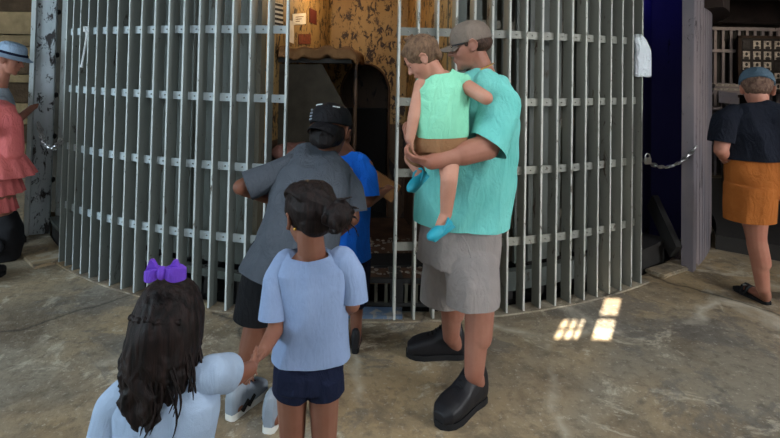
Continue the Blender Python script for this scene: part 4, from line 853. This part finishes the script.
for sx_ in (1, -1):
    m = MB(); c_ = Vector((Pb.x+sx_*.022, Pb.y, Pb.z+.014)); m.rings([np.array([c_+Vector((dx, dy, dz)) for dx, dz in ((-.016, -.014), (.018, -.016), (sx_*.004+.004, .012), (sx_*.004-.002, .013))]) for dy in (-.006, .006)]); m.build('bow_point', 'purple', fg, smooth=False)

# ============ man in the bucket hat at far left
hm = root('person', 'man in pale blue hat at far left with a hand on the post', 'person', (P(0, 110, 4.45).x, 4.45, 0))
SH = (.35, -.94, 0)
HS = [(-8, 200, 4.45, .20, .15), (-8, 160, 4.45, .20, .15), (-6, 125, 4.45, .21, .14), (-4, 104, 4.45, .21, .12), (-2, 94, 4.45, .13, .09), (0, 87, 4.45, .06, .06)]
b = MB(); b.loft(secs(HS, SH, .02)); T, R = head_at(b, P(3, 60, 4.35), .255, (.93, .22, -.28), -1, P(-2, 94, 4.45))
ha = PP([(4, 106, 4.28), (8, 128, 4.35), (33, 107, 4.72)]); b.chain(ha, [.05, .042, .028], 12); hand_shapes(b, ha[2], P(46, 104, 4.86)-ha[2], (.3, 1, 0), .18, -1, .35)
hb = PP([(-14, 108, 4.6), (-14, 145, 4.6), (0, 150, 4.7)]); b.chain(hb, [.05, .042, .03], 12); hand_shapes(b, hb[2], Vector((.08, .0, 0)), (0, 1, 0), .18, -1, .4)
for dy in (-.1, .1): A = P(-8, 205, 4.45)+Vector((0, dy, 0)); b.chain([A, Vector((A.x, A.y, .48)), Vector((A.x, A.y, .08))], [.09, .06, .042], 12); shoe('shoe', (A.x-.06, A.y, 0), (A.x+.2, A.y, 0), hm, .28)
fuse(b, 'body', 'skin_red', hm, .007, 2); eyes(T, .255, R, hm)
s = MB(); s.loft(secs(HS, SH)); s.chain(PP([(0, 104, 4.34), (5, 112, 4.28), (7, 124, 4.33)]), [.07, .07, .066], 14); s.chain(PP([(-10, 104, 4.55), (-14, 130, 4.6)]), [.07, .066], 14); fuse(s, 'polo_shirt', 'lightshirt', hm, .008, 3, .008, (0, 0, 1), (5, 15), cuts=((P(7, 122, 4.33), (0, 0, -1), .12), (P(-14, 128, 4.6), (0, 0, -1), .12), (P(-8, 197, 4.45), (0, 0, -1), .4)))
s = MB(); s.loft(secs([(-8, 215, 4.45, .19, .15), (-8, 195, 4.45, .195, .15)], SH))
for dy in (-.1, .1): A = P(-8, 208, 4.45)+Vector((0, dy, 0)); s.cap(A, Vector((A.x, A.y, .50)), .11, .10)
fuse(s, 'trousers', 'navycloth', hm, .009, 2, .006)
m = MB(); k_ = 32; rs = []
for zz, rr in ((.60, 1.75), (.66, 1.35), (.70, 1.10), (.85, 1.06), (.98, .95), (1.06, .7), (1.09, .3)):
    rs.append(np.array([T(-.05+math.cos(a)*.42*rr, math.sin(a)*.36*rr, zz-(.05*(rr-1.1) if rr > 1.1 else 0)) for a in np.arange(k_)/k_*2*PI]))
m.rings(rs); hh = fuse(m, 'sun_hat', 'capblue', hm, .007, 2); MB().tube([T(-.05+math.cos(a)*.465, math.sin(a)*.40, .72) for a in np.arange(24)/24*2*PI], .012, 6, True).build('hat_band', 'navycloth', hh)

# ============ person in coral pink, mostly outside the frame
pw = root('person', 'person in coral pink ruffled top cut by the left edge of the photo', 'person', (P(-14, 150, 3.75).x, 3.75, 0))
SP = (1, 0, 0)
PS = [(-14, 215, 3.75, .19, .14), (-14, 195, 3.75, .21, .15), (-14, 176, 3.75, .20, .15), (-13, 150, 3.75, .20, .14), (-13, 125, 3.75, .215, .13), (-14, 112, 3.75, .19, .11), (-18, 104, 3.75, .09, .08)]
b = MB(); b.loft(secs(PS, SP, .02)); T, R = head_at(b, P(-38, 82, 3.75), .225, (-.1, 1, -.1), 1, P(-18, 106, 3.75))
for x_, sg in ((8, 1), (-36, -1)): A = PP([(x_, 116, 3.75), (x_+3*sg, 160, 3.70), (x_-8*sg, 172, 3.9)]); b.chain(A, [.045, .038, .026], 12); hand_shapes(b, A[2], Vector((-.03*sg, .07, .02)), (0, 0, -1), .17, -sg, .4)
for dx in (-.17, -.0): A = P(-14, 215, 3.75)+Vector((dx, 0, 0)); b.chain([A, Vector((A.x, A.y, .46)), Vector((A.x, A.y, .08))], [.085, .056, .04], 12); shoe('sandal_shoe', (A.x, A.y-.06, 0), (A.x, A.y+.2, 0), pw, .25)
fuse(b, 'body', 'skin', pw, .007, 2); eyes(T, .225, R, pw)
s = MB(); s.loft(secs(PS[2:], SP)); s.chain(PP([(2, 114, 3.75), (9, 124, 3.74), (11, 152, 3.72)]), [.08, .082, .080], 16); s.chain(PP([(-28, 114, 3.75), (-36, 124, 3.74), (-38, 150, 3.72)]), [.075, .075, .070], 16)
fuse(s, 'blouse', 'pink', pw, .007, 3, .008, (0, 0, 1), (5, 18), cuts=((P(-14, 170, 3.75), (0, 0, -1), .3),))
def ruffle(cx, top, bot, r0, r1, n_, amp, name, tilt=0):
    m = MB(); rs = []
    for u in np.linspace(0, 1, 8):
        y_ = top+(bot-top)*u; c_ = P(cx, y_, 3.74); r_ = r0+(r1-r0)*u**.8; ring = []
        for a in np.arange(96)/96*2*PI: q = r_+amp*u*math.sin(a*n_); ring.append((c_.x+q*math.cos(a), c_.y+q*.75*math.sin(a), c_.z-tilt*u*math.cos(a)))
        rs.append(np.array(ring))
    rs2 = [r_.copy() for r_ in rs[::-1]]
    for r_ in rs2: r_ -= np.array([0, 0, .004]); cc = r_.mean(0); r_[:, :2] = cc[:2]+(r_[:, :2]-cc[:2])*.97
    m.rings(rs+rs2, False, True); return m.build(name, 'pink', pw)
ruffle(-12, 150, 172, .20, .31, 15, .014, 'ruffle', .02); ruffle(-14, 168, 192, .19, .245, 17, .012, 'ruffle'); ruffle(-16, 188, 210, .17, .215, 17, .010, 'ruffle')
h = MB(); skull(h, T, R, .225, 1.1); h.ell(T(-.3, 0, .1), np.array((.2, .36, .5))*.225, R); h.cap(T(-.3, 0, .2), P(-9, 130, 3.62), .07, .04); fuse(h, 'hair', 'hair_black', pw, .008, 2, .006, wf=(8, 50))
bg = root('backpack', 'black backpack standing on the floor at the left edge', 'backpack', (P(2, 240, 4.2).x, 4.2, 0))
c_ = Vector((P(2, 240, 4.2).x, 4.2, .2)); m = MB(); m.loft([(c_+Vector((0, 0, -.195)), .13, .09, (1, 0, 0)), (c_+Vector((0, 0, -.08)), .15, .12, (1, 0, 0)), (c_+Vector((0, 0, .06)), .145, .11, (1, 0, 0)), (c_+Vector((-.01, 0, .16)), .10, .08, (1, 0, 0)), (c_+Vector((-.01, 0, .19)), .05, .04, (1, 0, 0))]); fuse(m, 'bag_body', 'wheel', bg, .008, 4, .01, (0, 0, 1), (6, 14))
MB().ell(c_+Vector((.02, -.12, -.06)), (.09, .03, .08)).build('front_pocket', 'wheel', bg); MB().tube([c_+Vector((-.03, 0, .18)), c_+Vector((-.03, 0, .22)), c_+Vector((.02, 0, .225)), c_+Vector((.02, 0, .18))], .008, 6).build('carry_loop', 'wheel', bg); MB().ell(c_+Vector((.03, -.13, .03)), (.012, .006, .008)).build('zip_pull', 'chrome', bg)

# ============ person in black top and rust shorts at right
rp = root('person', 'person in black T-shirt, rust orange shorts and slate cap seen from behind', 'person', (P(762, 200, 3.48).x, 3.48, 0))
SR = (1, -.1, 0)
RS = [(766, 168, 3.48, .27, .17), (764, 150, 3.48, .275, .17), (762, 130, 3.48, .28, .165), (762, 118, 3.48, .275, .14), (761, 109, 3.49, .20, .11), (760, 104, 3.50, .10, .08)]
b = MB(); b.loft(secs(RS, SR, .03)); b.ell(P(767, 178, 3.48), (.24, .16, .15)); T, R = head_at(b, P(742, 90, 3.54), .255, (.42, .78, -.50), 1, P(760, 108, 3.50), fat=1.05)
aa_ = PP([(727, 118, 3.47), (721, 150, 3.43), (727, 161, 3.56)]); b.chain(aa_, [.055, .045, .032], 14); hand_shapes(b, aa_[2], Vector((.03, .09, .03)), (1, 0, .2), .175, -1, .5)
ab_ = PP([(797, 118, 3.47), (803, 149, 3.43), (790, 158, 3.66)]); b.chain(ab_, [.055, .045, .032], 14); hand_shapes(b, ab_[2], Vector((-.03, .09, .03)), (-1, 0, .2), .175, 1, .5)
hA, tA = G(768, 305), G(744, 293)
l1 = PP([(752, 190, 3.46), (756, 236, 3.47), (763, 288, 3.52)]); b.chain(l1, [.11, .062, .042], 14); b.cap(l1[1].lerp(l1[2], .15), l1[1].lerp(l1[2], .5)+Vector((.01, 0, 0)), .062, .06); b.cap(l1[2], Vector((hA.x-.01, hA.y+.01, .06)), .04, .036); b.cap(Vector((hA.x-.01, hA.y+.01, .05)), Vector((tA.x+.02, tA.y, .038)), .034, .026); b.ell((tA.x+.03, tA.y, .036), (.05, .042, .016))
A = P(818, 190, 3.5); b.chain([A, Vector((A.x+.02, 3.52, .5)), Vector((A.x+.02, 3.6, .08))], [.11, .065, .043], 14); b.cap(Vector((A.x+.02, 3.58, .05)), Vector((A.x+.02, 3.76, .04)), .034, .028)
fuse(b, 'body', 'skin_red', rp, .006, 3); eyes(T, .25, R, rp)
s = MB(); s.loft(secs([(766, 176, 3.48, .272, .172)]+RS, SR));
sleeve(PP([(736, 116, 3.48), (725, 122, 3.47), (721, 144, 3.44)]), [.08, .078, .072], 'darkshirt', rp, .007, .014)
sleeve(PP([(788, 116, 3.48), (797, 122, 3.47), (802, 144, 3.44)]), [.085, .088, .085], 'darkshirt', rp, .007, .014)
fuse(s, 'tshirt', 'darkshirt', rp, .0075, 4, .018, (0, 0, 1), (5, 14), cuts=((P(766, 158, 3.48), (.03, 0, -1), .5, .2),), seed=31)
s = MB(); s.loft(secs([(767, 192, 3.48, .25, .165), (767, 172, 3.48, .255, .165), (766, 152, 3.48, .235, .14)], SR))
for A_, B_ in ((P(750, 185, 3.46), P(748, 232, 3.46)), (P(800, 185, 3.5), P(816, 232, 3.52))): s.loft([(A_, .145, .15, SR), (A_.lerp(B_, .5), .142, .145, SR), (B_, .135, .14, SR)], 24, 2.1)
fuse(s, 'shorts', 'orange', rp, .0075, 4, .022, (0, 0, 1), (4, 12), cuts=((P(748, 219, 3.46), (.03, 0, -1), .21, .2), (P(816, 220, 3.52), (0, 0, -1), .2, .2)), seed=33)
def sandal(h_, t_, par):
    d = (t_-h_); d.z = 0; d.normalize(); s_ = Vector((-d.y, d.x, 0)); m = MB(); ring = []
    for u, wd in ((-.03, .02), (.05, .036), (.3, .038), (.6, .05), (.85, .048), (1.0, .022)): ring.append((u, wd))
    rr = [h_+d*(u*.27)+s_*wd for u, wd in ring]+[h_+d*(u*.27)-s_*wd for u, wd in ring[::-1]]; m.rings([np.array([[p.x, p.y, z] for p in rr]) for z in (.002, .022)]); o = m.build('sandal', 'sole', par)
    for u in (.52, .66): c_ = h_+d*(u*.27); MB().tube([c_+s_*.046+Vector((0, 0, .02)), c_+s_*.03+Vector((0, 0, .062)), c_+Vector((0, 0, .074)), c_-s_*.03+Vector((0, 0, .062)), c_-s_*.046+Vector((0, 0, .02))], .010, 8).build('strap', 'sole', o)
    MB().ell(h_+d*.17+s_*.02+Vector((0, 0, .07)), (.012, .012, .006)).build('buckle', 'chrome', o)
sandal(hA, tA, rp); sandal(Vector((P(818, 190, 3.5).x+.02, 3.55, 0)), Vector((P(818, 190, 3.5).x+.02, 3.8, 0)), rp)
h = MB(); skull(h, T, R, .25, 1.08); h.ell(T(-.30, 0, .46), np.array((.2, .31, .22))*.25, R); fuse(h, 'hair', 'hair_grey', rp, .005, 2, .004, wf=(40, 60))
c = cap_hat(T, R, .25, rp, 'capteal', g=1.17, lift=.03)
ph = tag(fuse(MB().box((0, 0, 0), (.11, .03, .065), np.array(Matrix.Rotation(.3, 3, 'Y'))), 'x', 'chrome', voxel=.004, smooth=1), 'silver phone held at the hip of the person in rust orange shorts', 'phone'); ph.name = 'phone'; ph.location = P(729, 158, 3.50)
MB().box(P(729, 158, 3.50)+Vector((0, -.018, 0)), (.09, .004, .05), np.array(Matrix.Rotation(.3, 3, 'Y'))).build('screen', 'lens', ph)
